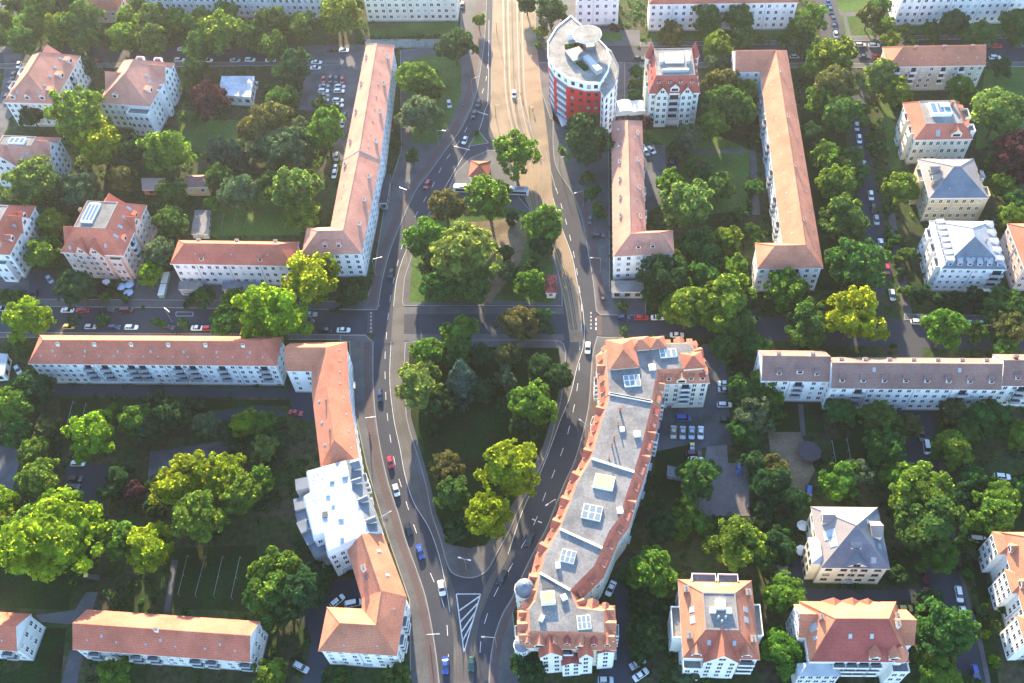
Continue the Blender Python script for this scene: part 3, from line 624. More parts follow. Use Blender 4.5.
# the park in two halves, split by the cross street
PU = [(441,205),(424,226),(413,251),(404,278),(402,302),(404,306),(470,306),(540,306),(563,306),(562,290),(556,262),(545,240),(530,210),(520,198),(512,172),(498,150),(488,150),(470,158),(456,172),(448,190)]
slab('park_pavement', PU, .14, 'paving')
sheet('park_lawn', [(436,215),(420,240),(412,262),(409,302),(470,303),(500,300),(548,303),(557,300),(553,262),(542,242),(526,212),(500,205),(470,205)], .146, 'lawn')
sheet('park_path', [(470,222),(500,220),(522,214),(528,235),(520,262),(505,285),(490,303),(470,303),(482,280),(492,262),(488,240)], .152, 'dirt')
PL = [(405,342),(404,367),(406,417),(416,452),(426,487),(431,513),(440,540),(447,565),(455,575),(472,578),(487,571),(498,552),(510,530),(521,505),(535,478),(548,450),(556,421),(562,396),(565,370),(564,344),(540,340),(440,340)]
slab('park_pavement', spl(PL+PL[:1], 3)[:-1], .14, 'paving')
sheet('park_lawn', [(409,346),(409,367),(411,417),(421,452),(431,487),(436,513),(445,535),(452,545),(470,548),(486,545),(497,528),(515,500),(530,474),(543,446),(551,420),(558,396),(560,370),(559,348)], .146, 'lawn_shaded')
sheet('park_path', [(404,314),(564,314),(564,334),(404,334)], .12, 'asphalt'); sheet('park_path', [(404,307),(564,307),(564,314),(404,314)], .124, 'paving'); sheet('park_path', [(404,334),(564,334),(564,341),(404,341)], .124, 'paving')
sheet('traffic_island_lawn', [(478,132),(487,142),(470,145)], .16, 'lawn'); slab('traffic_island_kerb', [(478.5,130),(489,143),(468,146.5)], .13, 'paving')
# lawns, yards, parking
sheet('lawn', [(404,62),(430,55),(461,58),(461,95),(452,118),(438,143),(412,143)], .2, 'lawn')
sheet('lawn', [(370,23.5),(458,22),(458,35),(370,37)], .03, 'lawn'); sheet('sports_court', [(366,39),(442,39),(442,48),(366,48)], .03, 'flat_beige')
sheet('car_park', [(298,46),(366,44),(362,86),(346,160),(332,160),(338,112),(298,110),(306,70)], .04, 'asphalt_light')
sheet('yard', [(-20,272),(30,272),(34,301),(-20,301)], .04, 'asphalt_light'); sheet('yard', [(30,272),(52,270),(62,298),(52,301),(28,301)], .045, 'asphalt'); sheet('yard', [(130,276),(180,270),(180,300),(130,300)], .04, 'paving'); sheet('yard', [(172,283),(280,284),(280,300),(172,300)], .044, 'paving')
sheet('yard', [(640,145),(665,145),(668,200),(644,215)], .04, 'asphalt_light'); sheet('yard', [(617,62),(640,62),(640,125),(617,125)], .03, 'asphalt_light')
sheet('driveway', [(52,385),(300,389),(300,398),(52,395)], .04, 'asphalt'); sheet('driveway', [(290,386),(318,386),(316,422),(292,416)], .044, 'asphalt'); sheet('driveway', [(215,412),(262,405),(290,414),(252,420),(220,422)], .036, 'asphalt')
sheet('lawn', [(60,398),(290,400),(290,405),(215,410),(150,426),(60,424)], .03, 'lawn_shaded')
sheet('sports_court', [(150,452),(228,440),(226,480),(170,490),(146,498)], .035, 'asphalt_light'); sheet('yard', [(66,466),(108,464),(106,500),(64,500)], .03, 'asphalt'); sheet('yard', [(-30,440),(22,450),(10,500),(-30,500)], .034, 'asphalt_light')
sheet('lawn', [(170,548),(256,545),(262,612),(166,608)], .03, 'lawn_shaded'); sheet('lawn', [(-40,548),(70,556),(70,610),(-40,606)], .03, 'lawn_shaded'); sheet('lawn', [(38,628),(66,628),(60,690),(-40,690),(20,668)], .034, 'lawn_shaded')
sheet('path', [(70,650),(83,652),(76,690),(60,690)], .045, 'paving'); sheet('path', [(36,615),(75,610),(86,592),(98,592),(92,612),(70,624),(40,622)], .045, 'paving'); sheet('path', [(172,560),(178,560),(170,612),(164,612)], .045, 'paving')
sheet('yard', [(290,600),(332,592),(330,655),(318,690),(300,690),(312,640)], .04, 'asphalt'); sheet('yard', [(328,585),(362,575),(366,605),(328,606)], .036, 'asphalt')
sheet('yard', [(652,405),(700,345),(724,340),(732,445),(702,448),(700,515),(660,470),(655,430)], .04, 'asphalt_light'); sheet('paved_court', [(707,446),(727,445),(728,463),(748,463),(750,516),(697,516),(703,470)], .046, 'paving_pale')
sheet('yard', [(655,452),(690,444),(700,470),(690,500),(655,500)], .043, 'lawn_shaded')
sheet('driveway', [(612,575),(630,590),(625,640),(640,690),(590,690),(600,672),(615,655),(616,605)], .04, 'asphalt'); sheet('driveway', [(880,590),(920,588),(925,600),(790,602),(790,560),(805,560),(806,588)], .038, 'asphalt')
sheet('yard', [(893,396),(922,396),(934,470),(905,480)], .03, 'asphalt'); sheet('playground', [(768,432),(800,430),(815,470),(800,500),(776,500)], .03, 'dirt'); sheet('lawn', [(830,440),(868,434),(872,470),(836,475)], .034, 'lawn_shaded'); sheet('lawn', [(770,400),(822,402),(824,432),(770,432)], .034, 'lawn_shaded')
sheet('path', [(798,404),(803,404),(806,436),(801,436)], .045, 'paving')
sheet('lawn', [(975,150),(1060,130),(1060,66),(985,68)], .03, 'lawn'); sheet('lawn', [(890,95),(880,100),(890,170),(902,168)], .03, 'lawn'); sheet('lawn', [(836,0),(870,0),(872,36),(846,38)], .05, 'lawn'); sheet('path', [(838,12),(866,12),(868,16),(842,16)], .055, 'paving'); sheet('path', [(846,12),(842,12),(848,40),(852,40)], .06, 'paving')
sheet('lawn', [(176,110),(215,112),(205,150),(180,142)], .03, 'lawn'); sheet('lawn', [(206,120),(250,120),(245,142),(200,142)], .034, 'lawn'); sheet('lawn', [(212,205),(300,195),(300,235),(208,236)], .03, 'lawn')
sheet('lawn', [(640,130),(700,128),(750,150),(748,210),(700,215),(676,205),(672,150)], .028, 'lawn'); sheet('path', [(690,150),(746,149),(746,153),(690,154)], .05, 'paving'); sheet('path', [(750,150),(756,150),(760,215),(752,215)], .05, 'paving')
sheet('lawn', [(650,32),(800,30),(800,40),(650,41)], .03, 'lawn'); sheet('lawn', [(893,27),(1060,24),(1060,33),(895,34)], .03, 'lawn'); sheet('lawn', [(600,32),(622,32),(622,41),(600,41)], .145, 'lawn')
sheet('yard', [(576,28),(640,30),(640,46),(600,46)], .05, 'asphalt_light'); sheet('lawn', [(990,480),(1040,470),(1040,530),(985,560),(990,620),(1000,690),(992,690),(972,560)], .03, 'lawn_shaded')
sheet('lawn', [(820,80),(790,62),(830,66),(845,120),(850,200),(840,290),(815,290),(800,110)], .026, 'lawn_shaded')
# ================================================================== BUILDINGS
BLD = 'apartment blocks with red roofs'
def rep(kind, key, n, f, o=None, a=0., b=1.): return [(kind, key, a+(b-a)*(i+.5)/n, f, o) for i in range(n)]
B0 = lambda p: G(p, 0)
strip('apartment_block', 'long pale block below the left cross street, red hipped roof and blue balconies', 'building', [(28,364),(276.4,366)], [(37,335),(280,336.5)], 12, 5.2, rm='tile_red', st=4, sp=2.5, group=BLD,
      balc={('L',0): (.23,.255+.045,.41,.455,.6,.66,.78,.95)}, par='zinc', items=rep('chim', ('L',0), 6, .8, ('frame_white', .7, 1., 1.))+rep('vent', ('L',0), 16, .35)+rep('sky', ('L',0), 7, .55, (.6,.9)))
landmark((155,350), 'long left block')
strip('apartment_block', 'angled pale block at the street corner with orange hipped roof joining the white flat-roofed block', 'building', [(290,343),(347,342),(349,392),(360,464)], [(285.5,371),(311.5,371.5),(312,395),(320.5,466)], 13, 5, ends=('gable','hip'), rect=False, rm='tile_orange', st=4, group=BLD, door={('L',1): .5},
      items=rep('vent', ('L',1), 4, .4)+rep('vent', ('L',2), 4, .3)+rep('chim', ('R',2), 2, .8, ('metal', .5, .6, .8))+rep('sky', ('R',2), 3, .4, (.8,1.)))
landmark((325,400), 'orange-roofed corner block')
strip('apartment_block', 'L-shaped pale block at the bottom of the left road with bright orange hipped roof', 'building', [(383,533.5),(406.7,596.5),(397,656),(318.2,651)], [(347,549.6),(361.6,608.6-10),(361.6,608.6),(327,607)], 12.5, 5, ends=('gable','hip'), rect=False, rm='tile_orange', st=4, group=BLD, wm='wall_white', balc={('L',1): (.3,.62)}, par='wall_pale', door={('L',2): .55},
      items=[('chim',('R',0),.55,.55,('frame_white',1.2,1.4,1.6)), ('chim',('R',0),.7,.5,('brick',.8,.8,1.)), ('vent',('L',2),.2,.3),('vent',('L',2),.7,.25),('vent',('L',1),.3,.4),('sky',('L',0),.3,.5),('sky',('L',0),.7,.5)])
landmark((365,605), 'L-shaped orange block')
strip('apartment_block', 'long left-road block, nearer half, pink-red roof turning into a hipped corner wing', 'building', [(380.5,161),(361.5,254),(301,255)], [(343,161),(330.5,227),(307,228)], 12.5, 5, ends=('gable','hip'), rect=False, rm='tile_pink', st=4, sp=3., group=BLD, wm='wall_brightwhite',
      items=rep('chim', ('L',0), 3, .35, ('frame_white', .9, 1.4, .9), .1, .9)+rep('vent', ('R',0), 6, .4)+rep('dorm', ('L',1), 2, .3, (1.5,1.4), .2, .75)+[('chim',('R',0),.1,.2,('frame_white',1,1.4,1))], balc={('R',0): (.2,.45,.7)}, par='wall_white')
landmark((335,225), 'hipped corner wing')
strip('apartment_block', 'long left-road block, farther half, straight pink gabled roof beside the car park', 'building', [(394.5,45),(380.2,160)], [(366,45),(343.5,160)], 12.8, 5, ends=('hip','gable'), rect=False, rm='tile_pink', st=4, sp=3., group=BLD, wm='wall_brightwhite',
      items=rep('chim', ('L',0), 4, .3, ('frame_white', .9, 1.4, .9))+rep('chim', ('R',0), 4, .25, ('frame_white', .9, 1.4, .9))+rep('vent', ('R',0), 12, .55)+rep('vent', ('L',0), 9, .6), balc={('R',0): (.15,.3,.45,.6,.75,.9)}, par='wall_white')
landmark((370,100), 'car park block')
strip('apartment_block', 'short pale block with hipped red roof and glazed shops at its foot', 'building', [(170,264),(293,266)], [(177,240),(295.5,242)], 11.5, 4.6, rm='tile_red', st=3, sp=2.6, group=BLD, wm='wall_white', frame='frame_white',
      items=rep('dorm', ('L',0), 2, .2, (1.4,1.4), .0, 1.)+rep('vent', ('L',0), 3, .5)+rep('chim', ('R',0), 3, .2, ('frame_white', .9, 1.2, .8)), door={('L',0): .4})
landmark((232,262), 'short shop block')
strip('apartment_block', 'long pink-roofed block right of the tram road with a hipped wing facing the cross street', 'building', [(611.3,121),(613,256.8),(674.3,253.2)], [(642.3,121),(646,231),(673,230.5)], 13, 5, ends=('hip','hip'), rect=False, rm='tile_pink', st=4, sp=2.8, group=BLD, wm='wall_brightwhite',
      items=rep('chim', ('L',0), 6, .45, ('frame_white', .9, 1.3, .8), .0, .85)+rep('chim', ('R',0), 4, .35, ('frame_white', .9, 1.3, .8))+rep('vent', ('R',0), 9, .55)+rep('dorm', ('L',1), 2, .3, (1.5,1.4), .25, .8), balc={('R',0): (.2,.4,.6,.8)}, par='wall_white')
landmark((632,190), 'tram road block')
strip('apartment_block', 'U-shaped upper right block, long orange-red roof with a short wing at each end', 'building', [(732,51),(787,50),(823.5,268),(757,269)], [(735,72),(760,72),(782,243),(755,243)], 12.5, 5, ends=('gable','hip'), rect=False, rm='tile_orange', st=4, sp=2.8, group=BLD, wm='wall_white',
      items=rep('vent', ('L',1), 12, .3)+rep('vent', ('R',1), 10, .5)+rep('chim', ('L',1), 4, .85, ('frame_white', .6, .9, .7)), balc={('R',1): (.15,.3,.45,.6,.75,.88), ('L',2): (.35,.6)}, par='wall_grey')
landmark((785,170), 'U-shaped block')
strip('apartment_block', 'beige block in the upper right with a red hipped roof and arched white balconies', 'building', [(888,67),(986,65.5)], [(885,47),(980,46)], 12, 4.8, ends=('hip','gable'), rm='tile_orange', wm='wall_beige', st=4, sp=2.8, group=BLD, balc={('L',0): (.1,.27,.58,.77)}, par='wall_white', items=rep('vent', ('L',0), 5, .4)+rep('chim', ('L',0), 3, .85), bw=2.6)
landmark((935,65), 'beige block')
strip('apartment_block', 'white block with dark brown roof, leftmost of the brown-roofed row', 'building', [(761.6,381),(830.2,382)], [(757.5,351),(827,350)], 12, 5, ends=('gable','gable'), rm='tile_brown', st=4, sp=2.6, group='brown roofed terrace', balc={('L',0): (.56,)}, par='wall_grey', items=[('dorm',('L',0),.25,.25,(1.3,1.3)),('dorm',('L',0),.55,.3,(1.8,1.7)),('dorm',('L',0),.8,.25,(1.3,1.3))]+rep('chim',('R',0),2,.75,('frame_white',.9,1.3,.9)))
strip('apartment_block', 'white block with long dark brown roof and eight dormers, middle of its row', 'building', [(831,388.5),(1001.5,390)], [(832,357.5),(988,358)], 12.5, 5.2, ends=('gable','gable'), rm='tile_brown', st=4, sp=2.6, group='brown roofed terrace', items=rep('dorm',('L',0),8,.25,(1.4,1.5))+rep('chim',('R',0),7,.55,('frame_white',.9,1.3,.9))+rep('sky',('L',0),2,.75), balc={('L',0): (.17,.79)}, par='wall_grey', door={('L',0): .47})
strip('apartment_block', 'white block with dark brown roof, cut by the right edge', 'building', [(1002.5,386),(1090,387)], [(990,354),(1080,355)], 12.3, 5, ends=('gable','gable'), rm='tile_brown', st=4, sp=2.6, group='brown roofed terrace', items=rep('dorm',('L',0),3,.25,(1.3,1.3))+rep('chim',('R',0),3,.7), balc={('L',0): (.25,.7)}, par='wall_grey')
landmark((880,380), 'brown-roofed terrace')
strip('apartment_block', 'long block at the bottom left with an orange-red gabled roof and white gable wall', 'building', [(72.5,649.6),(250,662.5)], [(82,609.7),(259,620.6)], 9.5, 4.6, ends=('gable','gable'), rm='tile_red', wm='wall_pale', st=3, sp=2.6, group=BLD, items=rep('vent', ('L',0), 6, .4, None)+[('chim',('L',0),.48,.95,('frame_white',.8,1.,1.2))]+rep('sky',('L',0),3,.6,(.6,.8)), balc={('L',0): (.1,.34,.44,.68,.77,.96)}, par='zinc')
landmark((165,635), 'bottom left block')
strip('apartment_block', 'block cut by the left edge at the bottom with orange-red roof and windowed white gable', 'building', [(-70,646),(17,651.5)], [(-60,609),(30,613)], 9.5, 4.6, ends=('gable','gable'), rm='tile_red', wm='wall_pale', st=3, sp=2.6, group=BLD, balc={('L',0): (.5,.85)}, par='zinc', items=rep('vent',('L',0),3,.4))
strip('apartment_block', 'pale grey-white block along the top left edge seen behind street trees', 'building', [B0((150,17)),B0((332,20))], None, 14, 5, rect=True, wm='wall_white', st=4, sp=2.7, group=BLD, depth=12)
strip('apartment_block', 'tall white block at the top behind the small lawn and fence', 'building', [B0((367,22.5)),B0((459,22))], None, 19, .8, wm='wall_cream', rm='flat_grey', st=6, sp=3., size=(1.3,1.4), group=BLD, depth=12)
landmark((412,10), 'tall top block')
strip('apartment_block', 'narrow white block at the top behind the round roof disc', 'building', [B0((575,26.5)),B0((619,26))], None, 15, 4, wm='wall_white', st=4, sp=3.4, group=BLD, depth=12)
strip('apartment_block', 'white block along the top edge with the lower rim of a red roof showing', 'building', [(649,4.5),(799,2.5)], None, 13.5, 5, wm='wall_white', st=4, sp=3., group=BLD, depth=12, items=rep('vent',('L',0),5,.3))
landmark((725,20), 'top edge block')
strip('apartment_block', 'tall white block in the top right corner with dark upper windows', 'building', [B0((892,27)),B0((1060,23))], None, 17, 5, wm='wall_white', st=5, sp=2.8, group=BLD, depth=13)
strip('house', 'small pink house with a steep red roof at the top left', 'building', [(86,11),(117,11.5)], [(89,-4),(118,-4)], 6.5, 4, rm='tile_red', wm='wall_pink', st=2, sp=3.4, hipf=.4, plinth=False)
landmark((101,10), 'small pink house')
strip('annex', 'small yellowish annex with a dark brown roof left of the long block', 'building', [(182,187.5),(208,187)], [(178,176),(206,174)], 5, 2, rm='tile_brown', wm='wall_yellow', st=1, sp=3., size=(1.4,1.4), plinth=False)
landmark((194,182), 'yellow annex')
strip('kiosk', 'small kiosk with a red hipped roof at the tip of the tram loop', 'building', [(468.3,177),(488.5,177.5)], [(470,161),(489.5,161)], 3.6, 2.4, rm='tile_red', wm='wall_pale', st=1, sp=2.4, plinth=False)
landmark((478,168), 'red-roofed kiosk')
strip('kiosk', 'little hut with a bright red hipped roof at the park edge', 'building', [(545,293),(556.7,293)], [(545,275),(557,275)], 3.6, 2.2, rm='tile_maroon', wm='wall_pale', st=1, sp=2., plinth=False)
landmark((551,284), 'little red-roofed hut')
# ---- villas
villa('villa', 'cream top left villa with an orange hipped roof and balconies on its left', 'building', [(9.7,103.5),(57,103),(77.5,56.5),(26,54)], 12.5, 'hip', 8, .8, wm='wall_pale', rm='tile_pink', st=4, sp=2.4,
      items=rep('sky',('E'),4,.45)+rep('gdorm','S',3,.12,(2.,1.8))+rep('sky','S',3,.35)+rep('dorm','E',3,.12,(2.,1.8)), gables=[('N',.2,9,4.5,1.)], bays=[('W',-.3,4,1.6,12,'wall_pale','terrace'),('W',.3,4,1.6,12,'wall_pale','terrace')], balc={'E': (.3,.6)}, par='wall_grey')
landmark((45,85), 'top left villa')
villa('villa', 'white upper left villa, steep orange roof, roof terrace at its front corner', 'building', [(103.5,103),(155,107),(170,63),(118,60)], 13, 'hip', 8, .8, wm='wall_white', rm='tile_pink', st=4, sp=2.4,
      gables=[('W',0,8,4.5,.8),('E',.45,8,4.5,.6)], bays=[('S',.55,9,3.5,10.8,'wall_white','terrace'),('E',-.2,3,1.5,13,'wall_white','terrace'),('N',-.4,3,1.2,14,'wall_white','terrace'),('N',.3,3,1.2,14,'wall_white','terrace')], items=[('sky','E',.4,.3),('sky','E',.5,.5),('gdorm','S',.3,.2)]+rep('dorm','E',2,.15,(2.,1.6)))
landmark((138,90), 'roof terrace villa')
villa('villa', 'white villa at the left edge with a long red roof and a glass rooflight', 'building', [(-16,166),(46,164),(60,140),(4,133)], 13, 'trunc', 5, 5.5, wm='wall_pale', rm='tile_pink', st=4, gables=[('E',.1,8,4.5,.6),('S',-.3,8,4.5,.6)], items=[('sky','S',.65,.4),('sky','S',.8,.6),('sky','S',.75,.25)], flatitems=[('light',.1,-.3,6,3,1.)], bays=[('S',.2,4,1.8,11,'wall_pale','terrace')])
landmark((30,150), 'rooflight villa')
villa('villa', 'white left edge villa, red roof full of skylights, next to the yard', 'building', [(-42,254),(14,254),(32,207),(-16,203)], 13, 'trunc', 5.5, 5.5, wm='wall_white', rm='tile_red', st=4, items=rep('sky','E',3,.4)+rep('sky','S',4,.45,(1.2,1.6),.4,1.)+rep('gdorm','E',2,.15), gables=[('E',.2,7,4.5,.8)], bays=[('S',.5,5,2.2,9,'wall_white','terrace')])
landmark((12,235), 'villa by the yard')
villa('villa', 'pink villa with an orange-red roof, two timbered front gables and a white rooflight', 'building', [(62.5,253.5),(125.5,255),(145,206),(84,201)], 13, 'trunc', 7, 6, wm='wall_pink', rm='tile_red', st=4, sp=2.4, gables=[('S',-.28,5.5,4.2,.7),('S',.14,5.5,4.2,.7),('E',.2,6,4,.5),('W',.3,7,4,.7),('N',.1,8,4.5,.8)],
      items=rep('sky','E',4,.55,(1.1,1.8))+[('sky','S',.12,.2),('sky','S',.78,.35)]+rep('dorm','E',2,.15,(1.8,1.5))+[('chim','W',.3,.6)], flatitems=[('light',-.35,.05,4.,9,.8)], bays=[('S',.72,4,1.4,11,'wall_pink','terrace')], balc={'E': (.3,)}, par='wall_pale')
landmark((104,235), 'pink gabled villa')
villa('villa', 'cream villa on the right with a truncated red roof and a boxed roof terrace', 'building', [(913,140),(970.5,139),(961.5,102),(904,103)], 12.5, 'trunc', 4, 4, wm='wall_cream', rm='tile_red', fm='flat_beige', st=3, sp=2.2, items=[('sky','S',.38,.4,(1.4,2.2)),('gdorm','S',.72,.15,(3.6,1.6))]+rep('dorm','E',2,.2), flatitems=[('light',-.05,.1,7,6,1.6),('box',.2,.3,3,2,2.2),('chimney',.75,.6,1,1,2)], bays=[('E',.2,5,1.6,13.2,'wall_cream','terrace'),('W',-.2,4,1.5,12,'wall_cream','terrace'),('W',.5,4,1.5,12,'wall_cream','terrace'),('E',-.6,3.5,1.4,13.5,'wall_white','terrace')])
landmark((938,125), 'boxed terrace villa')
villa('villa', 'yellow villa on the right with a grey-brown hipped roof and shade-tinted blue front slope', 'building', [(927.5,198),(988,198),(973.5,158),(919.5,159)], 12, 'hip', 5.5, .9, wm='wall_yellow', rm='slate_brown', sides={'S': 'slate', 'W': 'slate_brown'}, st=3, sp=2.3, items=[('gdorm','W',.4,.2,(2.2,1.8)),('gdorm','W',.65,.2,(2.2,1.8)),('chim','W',.8,.2),('vent','S',.3,.3)], bays=[('W',-.2,6,2,11,'wall_yellow','terrace'),('E',.1,3,1.6,12.6,'wall_yellow','slate'),('E',-.7,4,1.4,11.5,'wall_yellow','terrace')])  # blue slate in front paints the shade on the grey-brown roof
landmark((950,185), 'yellow villa')
villa('villa', 'white villa on the right with a pale grey hipped roof and many small dormers', 'building', [(939.5,269),(1005.5,269),(994,222),(931,220)], 12.5, 'hip', 6, .85, wm='wall_brightwhite', rm='slate_pale', sides={'S': 'slate'}, st=4, sp=2.2, size=(.9,1.1), items=rep('dorm','S',6,.1,(1.3,1.1))+rep('sky','S',6,.3,(.9,1.1),.15,.95)+rep('dorm','W',7,.12,(1.5,1.5))+rep('dorm','E',5,.12,(1.5,1.5))+[('chim','E',.3,.6,('metal',.6,.6,1.2))], balc={'S': (.9,)}, bays=[('W',.0,4,1.4,10,'wall_white','terrace'),('W',-.6,4,1.4,10,'wall_white','terrace'),('W',.6,4,1.4,10,'wall_white','terrace')], par='wall_grey', bw=4.)  # darker front slope is painted shade, pale slate the sunlit slopes
landmark((966,250), 'grey-roofed villa')
villa('villa', 'cream villa at the lower right with a blue-slate pyramid roof and small rectangular windows', 'building', [(818,568),(889,569),(879,507.5),(813.5,506.5)], 11.5, 'hip', 7.5, 1., wm='wall_cream', rm='slate_brown', sides={'S': 'slate', 'E': 'slate'}, st=3, sp=3.6, size=(1.5,1.), frame='frame_dark', items=[('gdorm','E',.55,.18,(4.2,2.4)),('sky','E',.25,.25,(1.3,1.3)),('sky','E',.8,.5,(1.3,1.3)),('sky','S',.82,.2,(1.3,1.6)),('sky','W',.75,.4,(3.2,2.2)),('sky','W',.55,.35,(2.8,3.4)),('gdorm','W',.2,.2,(3,1.6)),('dorm','S',.5,.45,(2.6,1.))], gables=[('S',.02,8,3.2,.05,'wall_cream','slate')], bays=[('W',.45,7,2.4,11.4,'wall_cream','zinc')], door={'S': .5})  # brown slate colours the sunlit slopes, blue slate the shaded ones
landmark((850,545), 'blue-slate villa')
villa('villa', 'large bottom right villa with orange roof, shade-darkened front slope, side turret and balconied front', 'building', [(808,662),(905,662),(900,602),(801,601)], 13.5, 'hip', 9, .75, wm='wall_white', rm='tile_orange', sides={'S': 'tile_maroon', 'N': 'tile_orange'}, st=4, sp=2.4, gables=[('W',-.35,8,4.4,1.8,'wall_white','tile_orange'),('E',.15,8.5,5,2.4,'wall_white','tile_orange'),('N',-.05,4.6,2.2,.3),('N',.33,4.6,2.2,.3),('N',-.38,3.4,1.8,.3)],  # maroon front slope: orange roof darkened in colour for shade
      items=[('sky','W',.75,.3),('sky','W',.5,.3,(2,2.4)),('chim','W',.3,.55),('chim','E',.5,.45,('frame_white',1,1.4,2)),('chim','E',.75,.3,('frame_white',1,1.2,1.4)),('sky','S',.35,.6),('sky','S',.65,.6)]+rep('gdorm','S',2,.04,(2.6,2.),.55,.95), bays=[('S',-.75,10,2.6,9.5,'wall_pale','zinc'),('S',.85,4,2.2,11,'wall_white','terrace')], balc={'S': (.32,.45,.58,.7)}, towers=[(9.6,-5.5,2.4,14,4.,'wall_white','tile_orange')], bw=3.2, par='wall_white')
landmark((857,640), 'large orange-roofed villa')
villa('villa', 'church-like villa, grey flat roof top, orange slopes and broad white front gable', 'building', [(682.5,658),(759.6,659.5),(752,581),(678,579)], 13.5, 'trunc', 5.2, 5.6, wm='wall_white', rm='tile_orange', st=4, sp=2.4, sides={'S': 'tile_red'}, gables=[('S',.0,8.5,5.4,1.2,'wall_white','tile_red')], items=[('sky','S',.26,.55),('sky','S',.74,.55),('gdorm','S',.16,.08,(2.6,1.2)),('gdorm','S',.84,.08,(2.6,1.2)),('chim','W',.12,.3,('brick',1.2,1.6,1.6)),('chim','E',.15,.3,('brick',1.2,1.6,1.6)),('chim','W',.82,.3,('brick',1.2,1.6,1.6)),('chim','E',.85,.3,('brick',1.2,1.6,1.6)),('sky','W',.42,.5,(1.6,1.6)),('sky','W',.6,.5,(2,1.6)),('sky','E',.42,.5,(1.6,1.6)),('sky','E',.6,.5,(1.4,1.6)),('sky','N',.35,.4,(2.2,1.2)),('sky','N',.65,.4,(2.2,1.2))],  # redder tile on the front slope paints in its shade
      flatitems=[('box',0,.3,2.4,2.4,1.5),('box',-.5,.0,1.4,1.4,1.),('box',.5,.0,1.4,1.4,1.),('vent',-.2,-.4,.4,.4,1.8),('vent',.25,-.4,.4,.4,1.8),('vent',.0,-.6,.4,.4,1.4)], bays=[('W',.05,8,2.4,11,'wall_white','terrace'),('E',.05,8,2.2,11,'wall_white','terrace'),('N',-.35,5,1.6,14,'wall_white','terrace'),('N',.3,6,1.6,14,'wall_white','terrace'),('S',-.72,4.4,2.,9.5,'wall_white','terrace')], balc={'S': (.86,)}, bw=4., par='wall_white', towers=[])
landmark((717,625), 'church-like villa')
villa('villa', 'tall art nouveau villa with a maroon mansard roof, corner spires and a flat top terrace', 'building', [(645,94),(699.5,93),(696.5,58),(650,59)], 16, 'trunc', 6.5, 2.6, wm='wall_greenish', rm='tile_maroon', fm='flat_beige', st=5, sp=2.3, gables=[('S',-.48,4.6,3.4,.9),('S',.48,4.6,3.4,.9)], items=rep('dorm','S',4,.55,(1.1,1.1))+rep('dorm','W',5,.25,(1.8,1.8))+rep('dorm','E',5,.25,(1.8,1.8))+[('gdorm','S',.5,.1,(3.4,1.8))], flatitems=[('box',0,.25,7,6,.6),('vent',-.7,.1,1.4,5,1.6),('vent',.72,.1,1.4,5,1.6),('vent',0,-.75,10,1.,1.2)], balc={'S': (.5,)}, par='wall_grey', bw=4.6, towers=[(-8.4,8.,1.9,19,6.5,'wall_greenish','tile_maroon'),(8.4,8.,1.9,19,6.5,'wall_greenish','tile_maroon')], bays=[('W',-.3,3,1.2,14,'wall_greenish','terrace'),('W',.3,3,1.2,14,'wall_greenish','terrace')])
landmark((672,90), 'art nouveau villa')
villa('villa', 'white orange-roofed villa with stepped bays, cut by the lower right edge', 'building', [(1022,645),(1100,645),(1080,532),(1009,532)], 13, 'trunc', 6, 4, wm='wall_white', rm='tile_orange', st=4, sp=2.2, bays=[('W',.75,7,2.,12.8,'wall_white','tile_orange'),('W',-.1,6,1.6,12.8,'wall_white','tile_orange'),('W',-.8,6,2.,12.8,'wall_white','tile_orange')], items=rep('gdorm','W',3,.15))
villa('villa', 'pale pink villa cut by the right edge between the dark trees', 'building', [(1019,268),(1090,268),(1080,222),(1012,224)], 12, 'hip', 6, .9, wm='wall_pink', rm='tile_red', st=3)
# ---- terrace along the right road
TG = 'terrace houses along the right road'
r1, c1, _, ro1, _, _ = rowhouse('terrace_house', 'terrace house at the street corner with red mansard wing facing the yard', [(606,352),(612,346),(690,343),(699,362),(700,368),(657,369),(651,402),(609,394)], 'mmmmmmpm', 18, 14.2, 3.0, rm='tile_orange', boxes=[('light',(632,381.5),4.8,3.8,.7),('light',(668,354),5,2.8,.7),('box',(652,368),2,2,.8),('chim',(690,358),1.,2.,1.5)], group=TG, fire=(6,))
rowhouse('terrace_house', 'terrace house with thin vent pipes and small hatches on its grey flat roof', [(610,394.5),(652,402.5),(641,448),(634,472),(591.5,458.5),(599,432)], 'pmmpmm', 18, 14.2, 3.0, boxes=[('box',(637,435),1.8,1.6,1.),('box',(622,430),1.4,1.4,.7),('chim',(620,411),.6,.6,2.2),('chim',(614,440),.4,.4,2.6),('chim',(612,447),.4,.4,2.6),('chim',(618,425),.4,.4,2.),('chim',(609,459),.4,.4,2.)], group=TG, fire=(0,))
rowhouse('terrace_house', 'terrace house with a yellow roof light and a white skylight grid on its flat roof', [(591.5,459),(634,472.5),(627,492),(619.5,517),(609,531),(602,548),(560,529),(568.5,507),(578,481)], 'pmmmmpmmm', 18, 14.2, 3.0, boxes=[('yellow',(604,483),5.5,4.2,.9,-18),('light',(592,513),5.2,4.2,.7,-18),('box',(620,511),1.6,1.6,.8)], group=TG, fire=(0,))
rowhouse('terrace_house', 'terrace house with one square skylight on its grey flat roof, next to the domed corner', [(560,529.5),(602,548.5),(594,566),(580,580),(570,590),(541,573),(546,553)], 'pmmmpmm', 18, 14.2, 3.0, boxes=[('light',(568,557),3.8,3.4,.7,-20),('box',(558,566),1.2,1.6,1.)], group=TG, fire=(0,))
